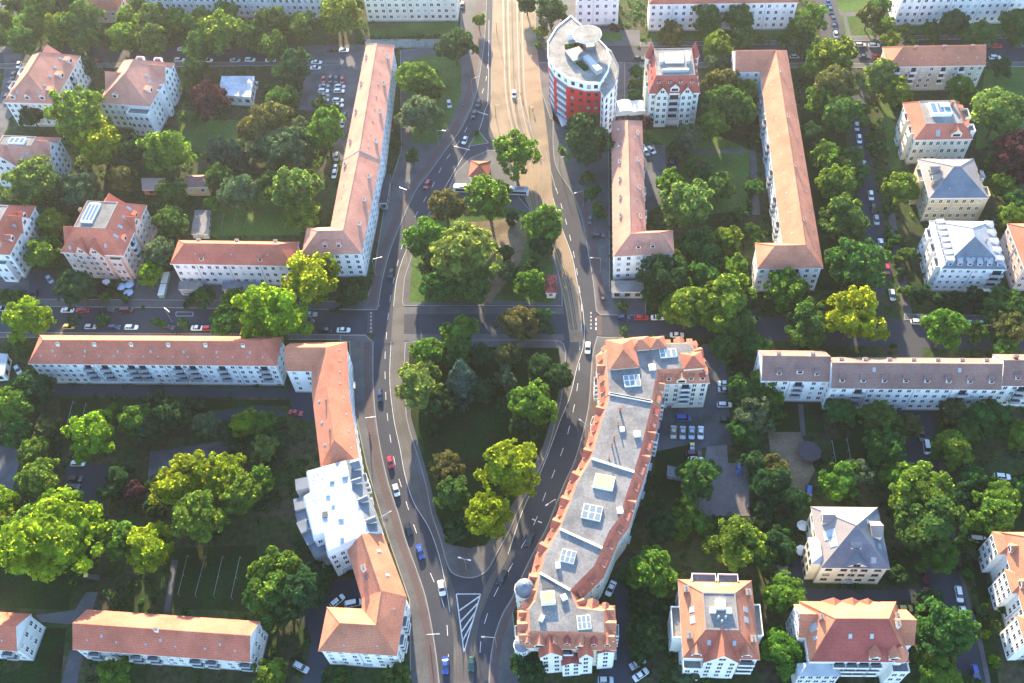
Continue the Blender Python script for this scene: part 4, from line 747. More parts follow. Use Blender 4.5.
def roof_block(ro, c, p, a, b, h, ang, rm, z=18.):
    q = G(p, z)-c; m = MB(); m.box(-a/2+.3, a/2-.3, -b/2+.3, b/2-.3, -.4, .8, 'wall_cream'); e = [(-a/2,-b/2,.8),(a/2,-b/2,.8),(a/2,b/2,.8),(-a/2,b/2,.8)]; k = min(a, b)/2; t = [(-a/2+k,0,h),(a/2-k+.01,0,h)] if a >= b else [(0,-b/2+k,h),(0,b/2-k+.01,h)]
    m.add(e+t, [(0,1,5,4),(2,3,4,5),(1,2,5),(3,0,4),(3,2,1,0)] if a >= b else [(3,0,4,5),(1,2,5,4),(0,1,4),(2,3,5),(3,2,1,0)], rm); m.build('roof_gable', ro, Matrix.Translation(q) @ Matrix.Rotation(rad(ang), 4, 'Z'))
roof_block(ro1, c1, (622,355), 9, 11, 4.2, 0, 'tile_orange'); roof_block(ro1, c1, (640,345), 6, 5, 3., 0, 'tile_orange'); roof_block(ro1, c1, (657,344), 5, 4.5, 2.8, 0, 'tile_orange'); roof_block(ro1, c1, (692,362), 6.5, 6, 3.2, 0, 'tile_red')
r5, c5, f5, ro5, Q5, P5 = rowhouse('terrace_house', 'bottom corner house of the terrace with grey dome, front gables, yellow roof light', [(540,573.5),(570,590.5),(577,608),(603.5,611),(604,632.5),(530,630.5),(529,609),(536,600)], 'pmmmmmmm', 18, 14.2, 3.2, rm='tile_orange', boxes=[('yellow',(548,599),3.6,3.4,1.2),('box',(564,598),1.5,1.5,.9,20),('light',(584,623),3.4,3.4,.8),('box',(542,619),1.,1.6,1.,-30),('dark',(548,583),3.2,3.,.3)], group=TG, fire=(0,), dstyle='gable')
def onroot(c, p, z): q = G(p, z)-c; return q
def corner_tower(p, z, r, h, dome, tm, rmk, name='corner_tower'):
    q = onroot(c5, p, z); t = MB(); t.cone(q.x, q.y, -.5, z, r, r, tm, 12); o = t.build(name, r5); d = MB(); d.cone(q.x, q.y, z-.1, z+.2, r+.35, r+.35, 'frame_white', 12)
    pr = [(1.06, .2), (1.02, dome*.3), (.85, dome*.6), (.5, dome*.85), (.05, dome)]
    for (a, za), (b, zb) in zip(pr, pr[1:]): d.cone(q.x, q.y, z+za, z+zb, r*a, r*b, rmk, 12)
    d.build('dome', o)
    for k in range(8):
        a = 2*PI*k/8+.2; w = Matrix.Translation((q.x+math.cos(a)*r*.985, q.y+math.sin(a)*r*.985, 0)) @ Matrix.Rotation(a-PI/2, 4, 'Z')
        for zz in (5, 8.4, 11.8): put('window', window_mesh(.9, 1.6), o, w @ Matrix.Translation((0, 0, zz)))
corner_tower((525,589), 15.5, 2.5, 3.2, 3.6, 'wall_cream', 'slate'); corner_tower((522,645), 13, 1.9, 2.4, 2., 'wall_cream', 'slate')
def front_gable(root, c, p, w, zt, gh, proj, wmk, rmk, z0=-.5, back=7., floors=4, ang=0., flat=False):
    q = onroot(c, p, zt); q.z = 0; mm = Matrix.Translation(q) @ Matrix.Rotation(ang, 4, 'Z'); h = w/2; g = MB()
    g.add([(-h,0,z0),(h,0,z0),(h,0,zt),(0,0,zt+gh),(-h,0,zt),(-h,4,z0),(h,4,z0),(h,4,zt),(-h,4,zt)], [(0,1,2,3,4),(1,6,7,2),(5,0,4,8)], wmk); o = g.build('front_gable', root, mm)
    r = MB(); k = gh/h; e = .3; r.add([(-h-e,-e,zt-e*k+.08),(0,-e,zt+gh+.08),(0,back,zt+gh+.08),(-h-e,back*.55,zt-e*k+.08),(h+e,-e,zt-e*k+.08),(h+e,back*.55,zt-e*k+.08)], [(0,1,2,3),(1,4,5,2)], rmk); r.build('gable_roof', o)
    n = max(1, int(w/2.3)); sh = (zt-1.)/floors
    for i in range(n):
        for k in range(floors): put('window', window_mesh(1.1, 1.7), o, Matrix(((-1,0,0,0),(0,-1,0,0),(0,0,1,0),(0,0,0,1))) @ Matrix.Translation((w*((i+.5)/n-.5), 0, 1.+sh*(k+.55))))
    return o
front_gable(r5, c5, (551,656), 5.6, 14., 3.4, 0, 'wall_white', 'tile_red'); front_gable(r5, c5, (586,657), 3.4, 14., 3., 0, 'wall_white', 'tile_red'); front_gable(r5, c5, (571.5,664), 4.6, 10., 1.4, 0, 'wall_white', 'tile_maroon', floors=3, back=3.); front_gable(r5, c5, (606,652), 4., 13.6, .8, 0, 'wall_white', 'tile_red', back=4)
landmark((575,625), 'domed corner house'); landmark((585,500), 'right road terrace'); landmark((670,370), 'corner terrace house')
# ---- white flat-roofed block with stepped balconies
ra, ca, fa_, roa, Qa, Pa = rowhouse('apartment_block', 'bright white flat-roofed block with stepped rear balconies and dark roadside dormers', [(307,471),(346,460),(353,491),(362,512),(369,532),(328,551),(324,532),(314,535),(304,496),(311,491.5)], 'emmmeeeeee', 16, 14, 3.6, wm='wall_pale', rm='slate', fm='flat_white', st=4, boxes=[('box',(332,480),1.2,1.,.5),('box',(328,494),1.2,1.,.5),('dark',(325,515),1.4,1.8,.4),('box',(341,517),1.4,1.2,.5),('box',(333,504),.9,.9,.4),('box',(342,541-4),1.,.8,.8),('box',(345,475),1.4,1.2,.6)], dsp=4.4, dstyle='gable')
for k, (p, a) in enumerate([((305,487),.15),((303,505),.2),((305,517),.3),((308,528),.45),((313,538),.5),((319,548),.4)]):
    q = G(p, 9)-ca; m = MB(); m.box(-2.2, 2.2, -1.8, 1.8, -9.3, 2.2-(k%3)*.9, 'wall_grey'); m.box(-2.25, 2.25, -1.85, 1.85, 2.2-(k%3)*.9, 2.35-(k%3)*.9, 'slate'); m.box(-2.26, -2.2, -1.4, 1.4, -.5, 1.1, 'pane_blue')
    m.build('winter_garden', ra, Matrix.Translation(q) @ Matrix.Rotation(a, 4, 'Z'))
q0, q1, q2, q3 = [G(p, 16)-ca for p in ((308.5,472),(345,461.5),(350,490),(315,493))]; m = MB()
for k in range(11): m.tube([q0.lerp(q1, (k+.5)/11)+Vector((0,0,.05)), q3.lerp(q2, (k+.5)/11)+Vector((0,0,.05))], .07, 'flat_white', 4)
m.build('roof_seams', roa)
landmark((335,505), 'white flat-roofed block')
# ---- red curved office building
A = [G(p, 24) for p in [(571,16.7),(575.7,21.4),(587,31),(598.6,40.5),(606,48),(610,59.5),(608,71),(602,80.9),(600.5,83.3),(585.2,83.3),(568.1,78.6),(554.8,69),(548.1,57.6),(548.1,42.4),(556.7,28.1)]]
A = ccw(A); ca2 = sum(A, Vector())/len(A); ca2.z = 0; off = thing('office_building', 'curved red and white office building with round roof disc and planted terrace', 'building', ca2)
A = [Vector((p.x-ca2.x, p.y-ca2.y)) for p in A]; nA = len(A)
def scale_in(P, d): return offset(P, [-d]*len(P))
w1 = MB(); w1.prism(A, 4., 20.4, 'wall_red'); o_red = w1.build('red_facade', off)
w1 = MB(); In = scale_in(A, .5); w1.prism(In, 20.4, 23.6, 'wall_brightwhite'); w1.prism(A, 20., 20.5, 'wall_white', 'wall_white'); o_top = w1.build('top_storey', off)
w1 = MB(); Lo = scale_in(A, .6); w1.prism(Lo, -.5, 4., 'pane_blue'); w1.prism(offset(A, [.25]*nA), 3.6, 4.1, 'wall_blue', 'wall_blue', True); w1.build('glass_plinth', off)
w1 = MB(); w1.prism(offset(A, [.3]*nA), 23.5, 24.1, 'wall_white', 'flat_beige', True)
w1.add([(p.x,p.y,24.5) for p in offset(A, [.3]*nA)]+[(p.x,p.y,24.5) for p in offset(A, [-.2]*nA)], [(i,(i+1)%nA,(i+1)%nA+nA,i+nA) for i in range(nA)], 'frame_white'); w1.prism(offset(A, [.3]*nA), 24.1, 24.5, 'frame_white'); w1.prism(offset(A, [-.2]*nA)[::-1], 24.1, 24.5, 'frame_white'); o_roof = w1.build('roof', off)
f1 = Facade(off, o_red); f2 = Facade(off, o_top)
for i in range(nA):
    f1.wall(A[i], A[(i+1)%nA], 4.2, 20.2, 5, 2.3, (1.2, 1.3), frame='frame_dark', thresh=-.4); f2.wall(In[i], In[(i+1)%nA], 20.6, 23.4, 1, 2.2, (1.2, 1.5), frame='frame_dark', thresh=-.4)
f1.done(); f2.done()
for i in range(nA):
    if A[i].x < -3 and A[(i+1)%nA].x < -3 and A[i].y < 3 and A[(i+1)%nA].y < 3:
        m = MB(); mt_ = A[i].lerp(A[(i+1)%nA], .15); m2 = A[i].lerp(A[(i+1)%nA], .85); dd = (m2-mt_).normalized(); no = Vector((dd.y, -dd.x))*.15
        for k in range(5): m.prism([mt_-no, m2-no, m2+no, mt_+no], 4.3+3.2*k, 5.6+3.2*k, 'wall_pale', 'wall_pale', True); m.prism([mt_-no*.5, m2-no*.5, m2+no*.5, mt_+no*.5], 5.6+3.2*k, 7.5+3.2*k, 'pane_blue')
        m.build('glazed_bay', off)
Bp = ccw([G(p, 21) for p in [(598.6,43),(611,52),(618.6,68),(617,78),(613.8,88),(604.3,99),(601,92),(602,84),(608,72),(609,60),(604,50)]]); Bp = [Vector((p.x-ca2.x, p.y-ca2.y)) for p in Bp]
w1 = MB(); w1.prism(Bp, -.5, 21., 'wall_brightwhite', 'flat_beige'); ob = w1.build('white_wing', off); f3 = Facade(off, ob)
for i in range(len(Bp)): f3.wall(Bp[i], Bp[(i+1)%len(Bp)], 2., 20.5, 6, 2.6, (1.1, 1.5), frame='frame_dark', thresh=-.5)
f3.done()
w1 = MB(); w1.prism(offset(Bp, [.2]*len(Bp)), 21.003, 21.6, 'frame_white'); w1.prism(offset(Bp, [-.15]*len(Bp))[::-1], 21.003, 21.6, 'frame_white'); w1.build('parapet', ob)
q = G((587,33.8), 29)-ca2; w1 = MB(); w1.cone(q.x, q.y, 28.6, 29., 5.6, 5.6, 'frame_white', 40); w1.cone(q.x, q.y, 29.003, 29.1, 5.4, 5.4, 'flat_beige', 40); o_disc = w1.build('roof_disc', off); w1 = MB()
for k in range(3): w1.tube([(q.x+2.6*math.cos(2.1*k), q.y+2.6*math.sin(2.1*k), 24), (q.x+2.6*math.cos(2.1*k), q.y+2.6*math.sin(2.1*k), 28.7)], .2, 'metal')
w1.build('disc_columns', o_disc)
def on_office(name, p, a, b, h, k, ang=0, z=24.1, par=None):
    q = G(p, z)-ca2; m = MB(); m.box(-a/2, a/2, -b/2, b/2, 0, h, k); return m.build(name, par or o_roof, Matrix.Translation(q) @ Matrix.Rotation(rad(ang), 4, 'Z'))
on_office('stair_house', (592.5,67), 2.4, 10, 2.2, 'zinc', 24); on_office('stair_house', (570.5,38), 2.6, 3, 2.8, 'wall_pale', 8); on_office('plant_box', (576,57), 6, 7, 1.6, 'slate', 20); on_office('plant_box', (583,60), 4, 8, .6, 'slate', 25); on_office('plant_box', (590,48), 4, 3.4, 1.8, 'slate', 5)
on_office('planter', (570,47), 4, 2, .7, 'leaf_g'); on_office('planter', (582,66), 2, 6, .7, 'leaf_m', 28); on_office('planter', (579,46), 3.4, 2.4, .8, 'leaf_r', 0)
q1 = G((556,98), 4)-ca2; q2 = G((565.5,125), 4)-ca2; m = MB(); m.add([(q1.x-2,q1.y,3.4),(q2.x-1.5,q2.y,3.4),(q2.x+2.5,q2.y+1,4.2),(q1.x+3,q1.y+1,4.2)], [(0,1,2,3)], 'metal'); m.add([(q1.x-2,q1.y,3.2),(q2.x-1.5,q2.y,3.2),(q2.x+2.5,q2.y+1,4.),(q1.x+3,q1.y+1,4.)], [(3,2,1,0)], 'metal'); m.build('canopy', off)
landmark((582,70), 'curved red office building')
# ---- low buildings and sheds
def flat(name, label, poly, z, wm, fm, cat='building', group=None, st=1, win=True):
    P = ccw([G(p, z) for p in poly]); c = sum(P, Vector())/len(P); c.z = 0; root = thing(name, label, cat, c, 0, group); P = [p-c for p in P]
    w = MB(); ins = offset(P, [-.25]*len(P)); w.prism(ins, -.3, z-.25, wm); wo = w.build('wall', root)
    r = MB(); r.prism(P, z-.25, z, 'frame_white', fm, True); r.build('roof', root)
    if win:
        fa = Facade(root, wo)
        for i in range(len(ins)): fa.wall(ins[i], ins[(i+1)%len(ins)], .3, z-.3, st, 2.6, (1.5, 1.3), frame='frame_dark')
        fa.done()
    return root
flat('house', 'low white house with a bright flat roof beside the purple tree', [(218,95),(250.5,97),(254.5,76),(221.5,76)], 5, 'wall_white', 'flat_white'); landmark((236,90), 'white flat-roofed house')
flat('shop', 'single-storey glazed shop under the left end of the short block', [(178,289.5),(202,290),(202,281.5),(179,281)], 3.6, 'wall_grey', 'flat_grey'); flat('shop', 'single-storey shop with a dark flat roof under the middle of the short block', [(222,289.5),(260,290),(260,282),(222,281.5)], 3.6, 'wall_pink', 'slate')
flat('shop', 'flat-roofed shop attached to the front wing of the long block on the tram road', [(611.5,292),(644,292),(643.5,280.5),(611,280.5)], 3.8, 'wall_grey', 'flat_grey'); flat('shop', 'narrow flat-roofed shop on the pavement side of the long left block', [(378.5,203),(387,203),(391,174),(385.5,174)], 3.8, 'wall_grey', 'asphalt')
flat('shed', 'dark flat-roofed shed left of the yellow annex', [(142,190),(158,190),(165,178),(141,178)], 3., 'brick', 'slate_brown', 'shed'); flat('garage', 'pale grey flat garage beside the lawn in front of the yellow annex', [(191,234),(208,234),(210.5,210),(194.5,210)], 2.8, 'wall_grey', 'flat_grey', 'garage')
flat('shed', 'blue-grey roofed bicycle shed behind the terrace houses', [(667,475),(685,478),(689,470.5),(667.5,465)], 2.8, 'wall_grey', 'slate', 'shed'); flat('shed', 'pale flat-roofed shed left of the blue-slate villa', [(773,582),(789,582),(787.5,562),(774,562)], 2.8, 'wall_grey', 'flat_beige', 'shed')
flat('shed', 'pale shed at the left edge below the cross street', [(-20,377),(4,375),(8,354),(-14,352)], 3.5, 'wall_white', 'zinc', 'shed')
c = G((630.5,115)); t = thing('canopy_hall', 'low domed whitish canopy between the red office and the art nouveau villa', 'canopy', c); m = MB(); n = 14
def vault(x0, x1, y0, y1, zb, h, k):
    vs = []; 
    for i in range(n+1):
        a = PI*i/n; x = (x0+x1)/2-(x1-x0)/2*math.cos(a); z = zb+h*math.sin(a); vs += [(x, y0, z), (x, y1, z)]
    m.add(vs, [(2*i, 2*i+2, 2*i+3, 2*i+1) for i in range(n)], k); m.add(vs[::2], [tuple(range(n+1))], k); m.add(vs[1::2], [tuple(range(n+1))[::-1]], k)
vault(-6.5, 1.5, -3, 3.5, 2.6, 2.6, 'canvas_white'); vault(-1, 6.5, -3.2, 3.2, 2.4, 2.2, 'canvas_white'); m.build('canopy_roof', t); m = MB()
for x in (-6.3, -2.2, 2.2, 6.3):
    for y in (-2.8, 3.): m.tube([(x, y, -.1), (x, y, 2.7)], .1, 'metal')
m.build('posts', t)
c = G((808,455)); t = thing('pavilion', 'dark octagonal garden canopy on the playground', 'pavilion', c); m = MB(); m.cone(0, 0, 2.4, 3.6, 3.6, .1, 'canvas_dark', 8); m.cone(0, 0, 2.2, 2.4, 3.6, 3.6, 'canvas_dark', 8); m.build('canopy_roof', t); m = MB()
for k in range(8): m.tube([(3.2*math.cos(k*PI/4), 3.2*math.sin(k*PI/4), 0), (3.2*math.cos(k*PI/4), 3.2*math.sin(k*PI/4), 2.4)], .07, 'wood')
m.build('posts', t); landmark((808,450), 'octagonal garden canopy')
# ================================================================== TREES
def crown_mesh(name, seed, nl, leaves, ls, shape='round'):
    r = np.random.default_rng(seed); cs = []; rs = []
    nb = max(5, nl//7); bo = []
    for i in range(nb):
        a = 2*PI*(i+r.random()*.8)/nb*2.4; e = r.uniform(-.25, 1.2); k = r.uniform(.4, .72); bo.append((np.array([k*math.cos(a)*math.cos(e), k*math.sin(a)*math.cos(e), k*math.sin(e)]), r.uniform(.24, .42)))
    for i in range(nl):
        if shape == 'cone':
            h = r.random(); rad_ = (1-h)*.95+.08; a = r.random()*2*PI; cs.append((rad_*.72*math.cos(a), rad_*.72*math.sin(a), h*2.4-1.1)); rs.append(.14+.2*(1-h)); continue
        if i < nl*.12: cs.append(r.normal(size=3)*.2); rs.append(r.uniform(.25, .4)); continue
        bc, br = bo[i % nb]; d = r.normal(size=3)+bc*1.2; d /= np.linalg.norm(d); cs.append(bc+d*br*r.uniform(.55, 1.1)); rs.append(r.uniform(.08, .2))
    cs = np.array(cs); rs = np.array(rs); w = rs**2/np.sum(rs**2); idx = r.choice(nl, leaves, p=w)
    d = r.normal(size=(leaves, 3)); d /= np.linalg.norm(d, axis=1)[:, None]
    oc = cs[idx]/(np.linalg.norm(cs[idx], axis=1)[:, None]+1e-6); flip = (np.sum(d*oc, axis=1) < -.3); d[flip] *= -1
    P = cs[idx]+d*rs[idx][:, None]*r.uniform(.6, 1.15, (leaves, 1))
    nrm = d*.8+oc*.25+np.array([0, 0, .25])+r.normal(size=(leaves, 3))*.45; nrm /= np.linalg.norm(nrm, axis=1)[:, None]
    a = np.cross(nrm, r.normal(size=(leaves, 3))); a /= np.linalg.norm(a, axis=1)[:, None]; b = np.cross(nrm, a)
    s = (ls*r.uniform(.6, 1.35, leaves))[:, None]
    V = np.stack([P-a*s-b*s*.55, P+a*s*.2-b*s*.8, P+a*s+b*s*.5, P-a*s*.3+b*s*.85], 1).reshape(-1, 3)
    me = bpy.data.meshes.new(name); me.vertices.add(leaves*4); me.vertices.foreach_set('co', V.ravel()); me.loops.add(leaves*4); me.loops.foreach_set('vertex_index', np.arange(leaves*4))
    me.polygons.add(leaves); me.polygons.foreach_set('loop_start', np.arange(0, leaves*4, 4)); me.polygons.foreach_set('loop_total', np.full(leaves, 4)); me.update()
    at = me.attributes.new('leaf', 'FLOAT', 'FACE'); lobe = r.random(nl); at.data.foreach_set('value', (.55*lobe[idx]+.45*r.random(leaves)).astype(np.float32))
    me.materials.append(MATS['leaf_m']); return me
CR = dict(big=[crown_mesh('crown', 10+i, 120, 10500, .046) for i in range(8)], mid=[crown_mesh('crown', 30+i, 80, 5600, .062) for i in range(8)], small=[crown_mesh('crown', 50+i, 40, 1900, .1) for i in range(5)], cone=[crown_mesh('crown', 70+i, 60, 2600, .09, 'cone') for i in range(2)])
def trunk_mesh(seed):
    r = random.Random(seed); m = MB(); m.tube([(0,0,-.3),(0,0,.25),(.02,.01,.6),(.03,0,1.)], [.09,.062,.05,.04], 'bark', 7)
    for k in range(5):
        a = 2*PI*k/5+r.random(); z = .55+.09*k; m.tube([(.02,0,z),(.22*math.cos(a),.22*math.sin(a),z+.22),(.5*math.cos(a),.5*math.sin(a),z+.5)], [.032,.022,.008], 'bark', 5)
    return m.mesh('trunk')
TR = [trunk_mesh(i) for i in range(4)]
LOOK = dict(Y='bright yellow', g='yellow-green', p='pale green', m='mid green', d='dark green', o='olive brown', b='grey-green', c='blue-green', r='dark purple')
NT = [0]; TREES = []
def T(ox, oy, rows):
    for zx, zy, zr, ty in rows: TREES.append((ox+zx/4, oy+zy/4, zr/4, ty))
T(0,0,[(130,100,65,'g'),(240,120,60,'g'),(330,90,75,'m'),(330,165,60,'m'),(100,180,60,'m'),(180,30,70,'m'),(230,170,35,'g'),(500,160,60,'g'),(515,85,50,'g'),(610,80,65,'m'),(615,170,60,'m'),(700,90,55,'g'),(800,90,55,'g'),(795,190,60,'m'),(885,130,80,'g'),(910,60,50,'g'),(1000,140,60,'m'),(320,470,110,'g'),(400,580,95,'Y'),(680,610,85,'g'),(835,400,70,'r'),(540,600,60,'d'),(860,600,38,'c'),(902,600,42,'c'),(945,610,38,'c'),(1000,520,50,'o'),(340,270,40,'d'),(130,470,45,'d'),(780,280,50,'d'),(760,350,30,'m'),(735,475,25,'m'),(780,465,25,'m'),(20,90,45,'m'),(250,20,60,'d'),(20,150,40,'m'),(60,20,50,'m'),(420,150,35,'d'),(560,30,40,'d')])
T(256,0,[(330,70,80,'g'),(185,110,65,'m'),(80,90,60,'m'),(75,190,55,'m'),(150,280,75,'d'),(110,410,65,'m'),(390,20,40,'d'),(20,150,40,'m'),(280,520,80,'g'),(255,415,35,'d'),(315,440,28,'d'),(60,510,90,'o'),(130,600,90,'b'),(30,600,60,'b'),(180,540,60,'b'),(800,190,75,'d'),(890,80,28,'g'),(640,320,80,'g'),(650,460,80,'b'),(700,360,55,'m'),(700,310,35,'d'),(625,630,32,'m'),(880,530,14,'m')])
T(512,0,[(155,50,60,'d'),(120,130,30,'g'),(115,180,25,'g'),(300,570,100,'d'),(10,615,85,'g'),(645,150,50,'o'),(780,80,60,'m'),(905,80,60,'m'),(920,160,50,'m'),(820,200,60,'g'),(825,270,50,'b'),(790,130,40,'m'),(835,340,60,'o'),(930,370,55,'g'),(830,420,75,'m'),(915,440,70,'m'),(805,510,60,'g'),(700,560,55,'b'),(540,500,30,'r'),(495,290,28,'d'),(495,340,28,'d'),(490,390,28,'d'),(1005,160,25,'m'),(650,600,40,'d'),(715,660,35,'m'),(770,670,35,'b'),(640,100,25,'d'),(405,110,18,'r'),(60,20,40,'d')])
T(768,0,[(180,70,50,'g'),(130,130,60,'m'),(65,165,30,'m'),(150,190,50,'d'),(200,215,55,'m'),(265,230,75,'g'),(190,270,55,'g'),(335,215,30,'m'),(270,350,85,'o'),(290,460,80,'m'),(210,410,60,'g'),(445,320,70,'p'),(510,370,60,'g'),(400,70,45,'o'),(470,115,40,'g'),(440,40,45,'m'),(485,165,38,'g'),(560,125,30,'m'),(575,170,25,'g'),(645,120,35,'m'),(735,100,60,'d'),(665,165,22,'m'),(840,145,60,'m'),(990,100,60,'m'),(1000,150,40,'m'),(770,370,60,'g'),(920,460,110,'p'),(990,620,90,'r'),(930,620,60,'d'),(385,440,28,'g'),(395,490,22,'g'),(410,545,25,'g'),(420,600,28,'g'),(240,640,60,'g'),(330,650,55,'m'),(160,550,50,'d'),(450,600,35,'d'),(930,270,40,'d')])
T(0,171,[(135,60,100,'p'),(315,80,85,'b'),(490,40,55,'o'),(215,220,65,'g'),(170,330,70,'g'),(690,95,60,'m'),(850,135,35,'g'),(690,220,65,'m'),(620,170,45,'d'),(645,330,65,'b'),(600,420,50,'Y'),(310,475,75,'d'),(870,30,50,'m'),(960,90,80,'b'),(425,510,25,'m'),(500,515,22,'m'),(75,505,36,'m'),(25,500,34,'m'),(295,600,25,'d'),(408,598,28,'m'),(630,605,30,'m'),(740,610,30,'m'),(115,600,95,'Y'),(940,525,55,'g'),(910,605,65,'m'),(820,505,40,'m'),(765,515,28,'d'),(400,470,28,'r'),(455,470,24,'d'),(150,10,60,'d')])
T(256,171,[(60,80,70,'m'),(160,90,95,'p'),(190,180,70,'g'),(215,440,115,'Y'),(85,580,130,'Y'),(760,150,75,'o'),(930,110,90,'g'),(680,280,85,'g'),(830,340,130,'p'),(720,370,65,'o'),(730,460,70,'m'),(870,460,80,'m'),(380,515,36,'d'),(340,525,25,'d'),(410,500,25,'m'),(815,650,70,'g'),(1045,615,70,'o'),(1000,400,45,'b'),(990,330,40,'d'),(1020,190,30,'d')])
T(512,171,[(130,220,75,'g'),(120,300,50,'d'),(70,460,60,'g'),(110,600,50,'d'),(300,30,30,'m'),(320,90,35,'m'),(345,160,35,'m'),(445,540,25,'m'),(445,635,20,'m'),(635,55,55,'g'),(700,140,105,'p'),(830,70,60,'m'),(760,30,40,'m'),(765,100,35,'b'),(610,430,90,'d'),(650,370,50,'g'),(740,300,65,'m'),(860,280,60,'g'),(780,330,70,'m'),(770,430,70,'m'),(890,400,60,'g'),(700,560,90,'g'),(650,560,60,'g'),(850,540,110,'g'),(890,620,80,'m'),(910,180,30,'m'),(955,240,34,'m'),(905,250,30,'d'),(970,70,40,'m'),(80,380,35,'d'),(860,190,26,'d'),(20,420,35,'d')])
T(768,171,[(265,50,75,'g'),(340,20,50,'m'),(305,200,95,'m'),(530,80,70,'g'),(475,150,30,'m'),(350,380,110,'m'),(285,370,45,'Y'),(395,490,35,'m'),(70,480,85,'g'),(330,590,110,'Y'),(160,620,90,'m'),(490,250,28,'m'),(500,285,28,'m'),(520,360,28,'m'),(560,340,36,'m'),(555,490,30,'g'),(535,415,28,'d'),(930,60,50,'g'),(975,190,55,'g'),(990,130,50,'m'),(940,540,75,'m'),(1000,570,50,'m'),(700,640,85,'g'),(830,650,50,'m'),(960,640,70,'o'),(1005,20,45,'r'),(890,210,40,'d'),(610,490,40,'d'),(690,520,36,'d'),(760,515,36,'d'),(830,505,40,'d'),(720,560,20,'m')])
T(0,342,[(150,190,70,'d'),(60,260,85,'g'),(80,370,60,'m'),(195,350,55,'o'),(140,450,60,'g'),(160,550,80,'g'),(375,375,100,'Y'),(450,290,40,'g'),(545,320,70,'g'),(600,350,60,'d'),(700,300,70,'d'),(830,335,55,'b'),(620,240,45,'d'),(790,260,40,'d'),(985,330,60,'Y'),(910,370,40,'d'),(20,640,60,'Y'),(250,660,80,'Y'),(480,540,60,'d'),(440,610,50,'d'),(540,600,50,'r'),(740,570,110,'Y'),(900,530,90,'Y'),(960,620,80,'g'),(620,670,40,'d'),(10,220,35,'g'),(620,570,40,'d'),(90,20,34,'m')])
T(256,342,[(30,330,50,'g'),(40,430,55,'p'),(20,560,60,'g'),(80,400,40,'d'),(650,180,100,'p'),(690,45,70,'g'),(810,40,60,'m'),(730,250,60,'d'),(825,150,70,'c'),(900,200,50,'d'),(1000,60,50,'o'),(1000,150,45,'b'),(1000,250,40,'d'),(760,510,65,'o'),(790,610,70,'m'),(1020,512,116,'Y'),(715,355,26,'d'),(900,60,50,'d')])
T(512,342,[(80,260,95,'g'),(110,110,60,'d'),(180,150,60,'d'),(50,340,60,'d'),(740,550,85,'m'),(700,670,55,'g'),(590,645,20,'m'),(850,20,60,'m'),(960,20,60,'m'),(930,200,65,'m'),(1000,170,60,'g'),(960,290,70,'b'),(930,370,60,'m'),(970,490,60,'d'),(1000,560,60,'d'),(1010,660,45,'d')])
T(768,342,[(10,230,50,'g'),(20,290,40,'m'),(290,280,60,'m'),(440,310,75,'m'),(550,340,55,'o'),(460,420,80,'m'),(20,510,60,'o'),(30,570,60,'d'),(100,630,60,'d'),(290,560,80,'g'),(350,530,60,'b'),(520,540,65,'g'),(610,600,110,'g'),(740,280,55,'o'),(870,310,75,'m'),(790,360,60,'m'),(740,430,75,'g'),(700,430,55,'m'),(1000,380,60,'g'),(810,550,60,'m'),(920,620,70,'g'),(1000,590,50,'m'),(770,610,60,'d'),(940,20,50,'m'),(500,18,14,'d')])
T(0,512,[(220,110,170,'Y'),(130,60,90,'g'),(300,70,90,'Y'),(20,40,50,'Y'),(20,130,60,'d'),(480,110,75,'g'),(600,150,100,'Y'),(800,30,110,'g'),(460,650,60,'g'),(1010,350,45,'m')])
T(256,512,[(80,280,100,'g'),(60,330,90,'m'),(200,320,90,'d'),(230,260,60,'d'),(130,390,70,'d'),(60,660,70,'g'),(340,665,36,'m'),(560,665,55,'m'),(924,20,92,'Y'),(800,70,50,'d')])
T(512,512,[(560,250,100,'g'),(560,350,70,'d'),(545,490,75,'d'),(680,60,50,'g'),(755,50,50,'g'),(600,60,60,'d'),(900,140,100,'g'),(1000,50,40,'d'),(1000,180,60,'m'),(70,620,72,'d'),(690,650,45,'b'),(1010,560,40,'d'),(520,560,50,'d')])
T(768,512,[(40,140,70,'d'),(60,330,80,'g'),(640,50,120,'m'),(680,180,75,'g'),(520,250,40,'d'),(785,140,45,'d'),(825,175,25,'b'),(800,245,30,'m'),(700,480,110,'m'),(650,370,60,'d'),(680,640,80,'g'),(60,560,85,'g'),(130,600,60,'m'),(860,375,22,'Y'),(865,490,22,'Y'),(900,595,25,'Y'),(900,20,90,'g'),(870,140,28,'d'),(940,390,28,'d'),(1000,545,28,'d'),(820,680,28,'m'),(850,400,32,'d')])
NTREE = {'tree': 0}
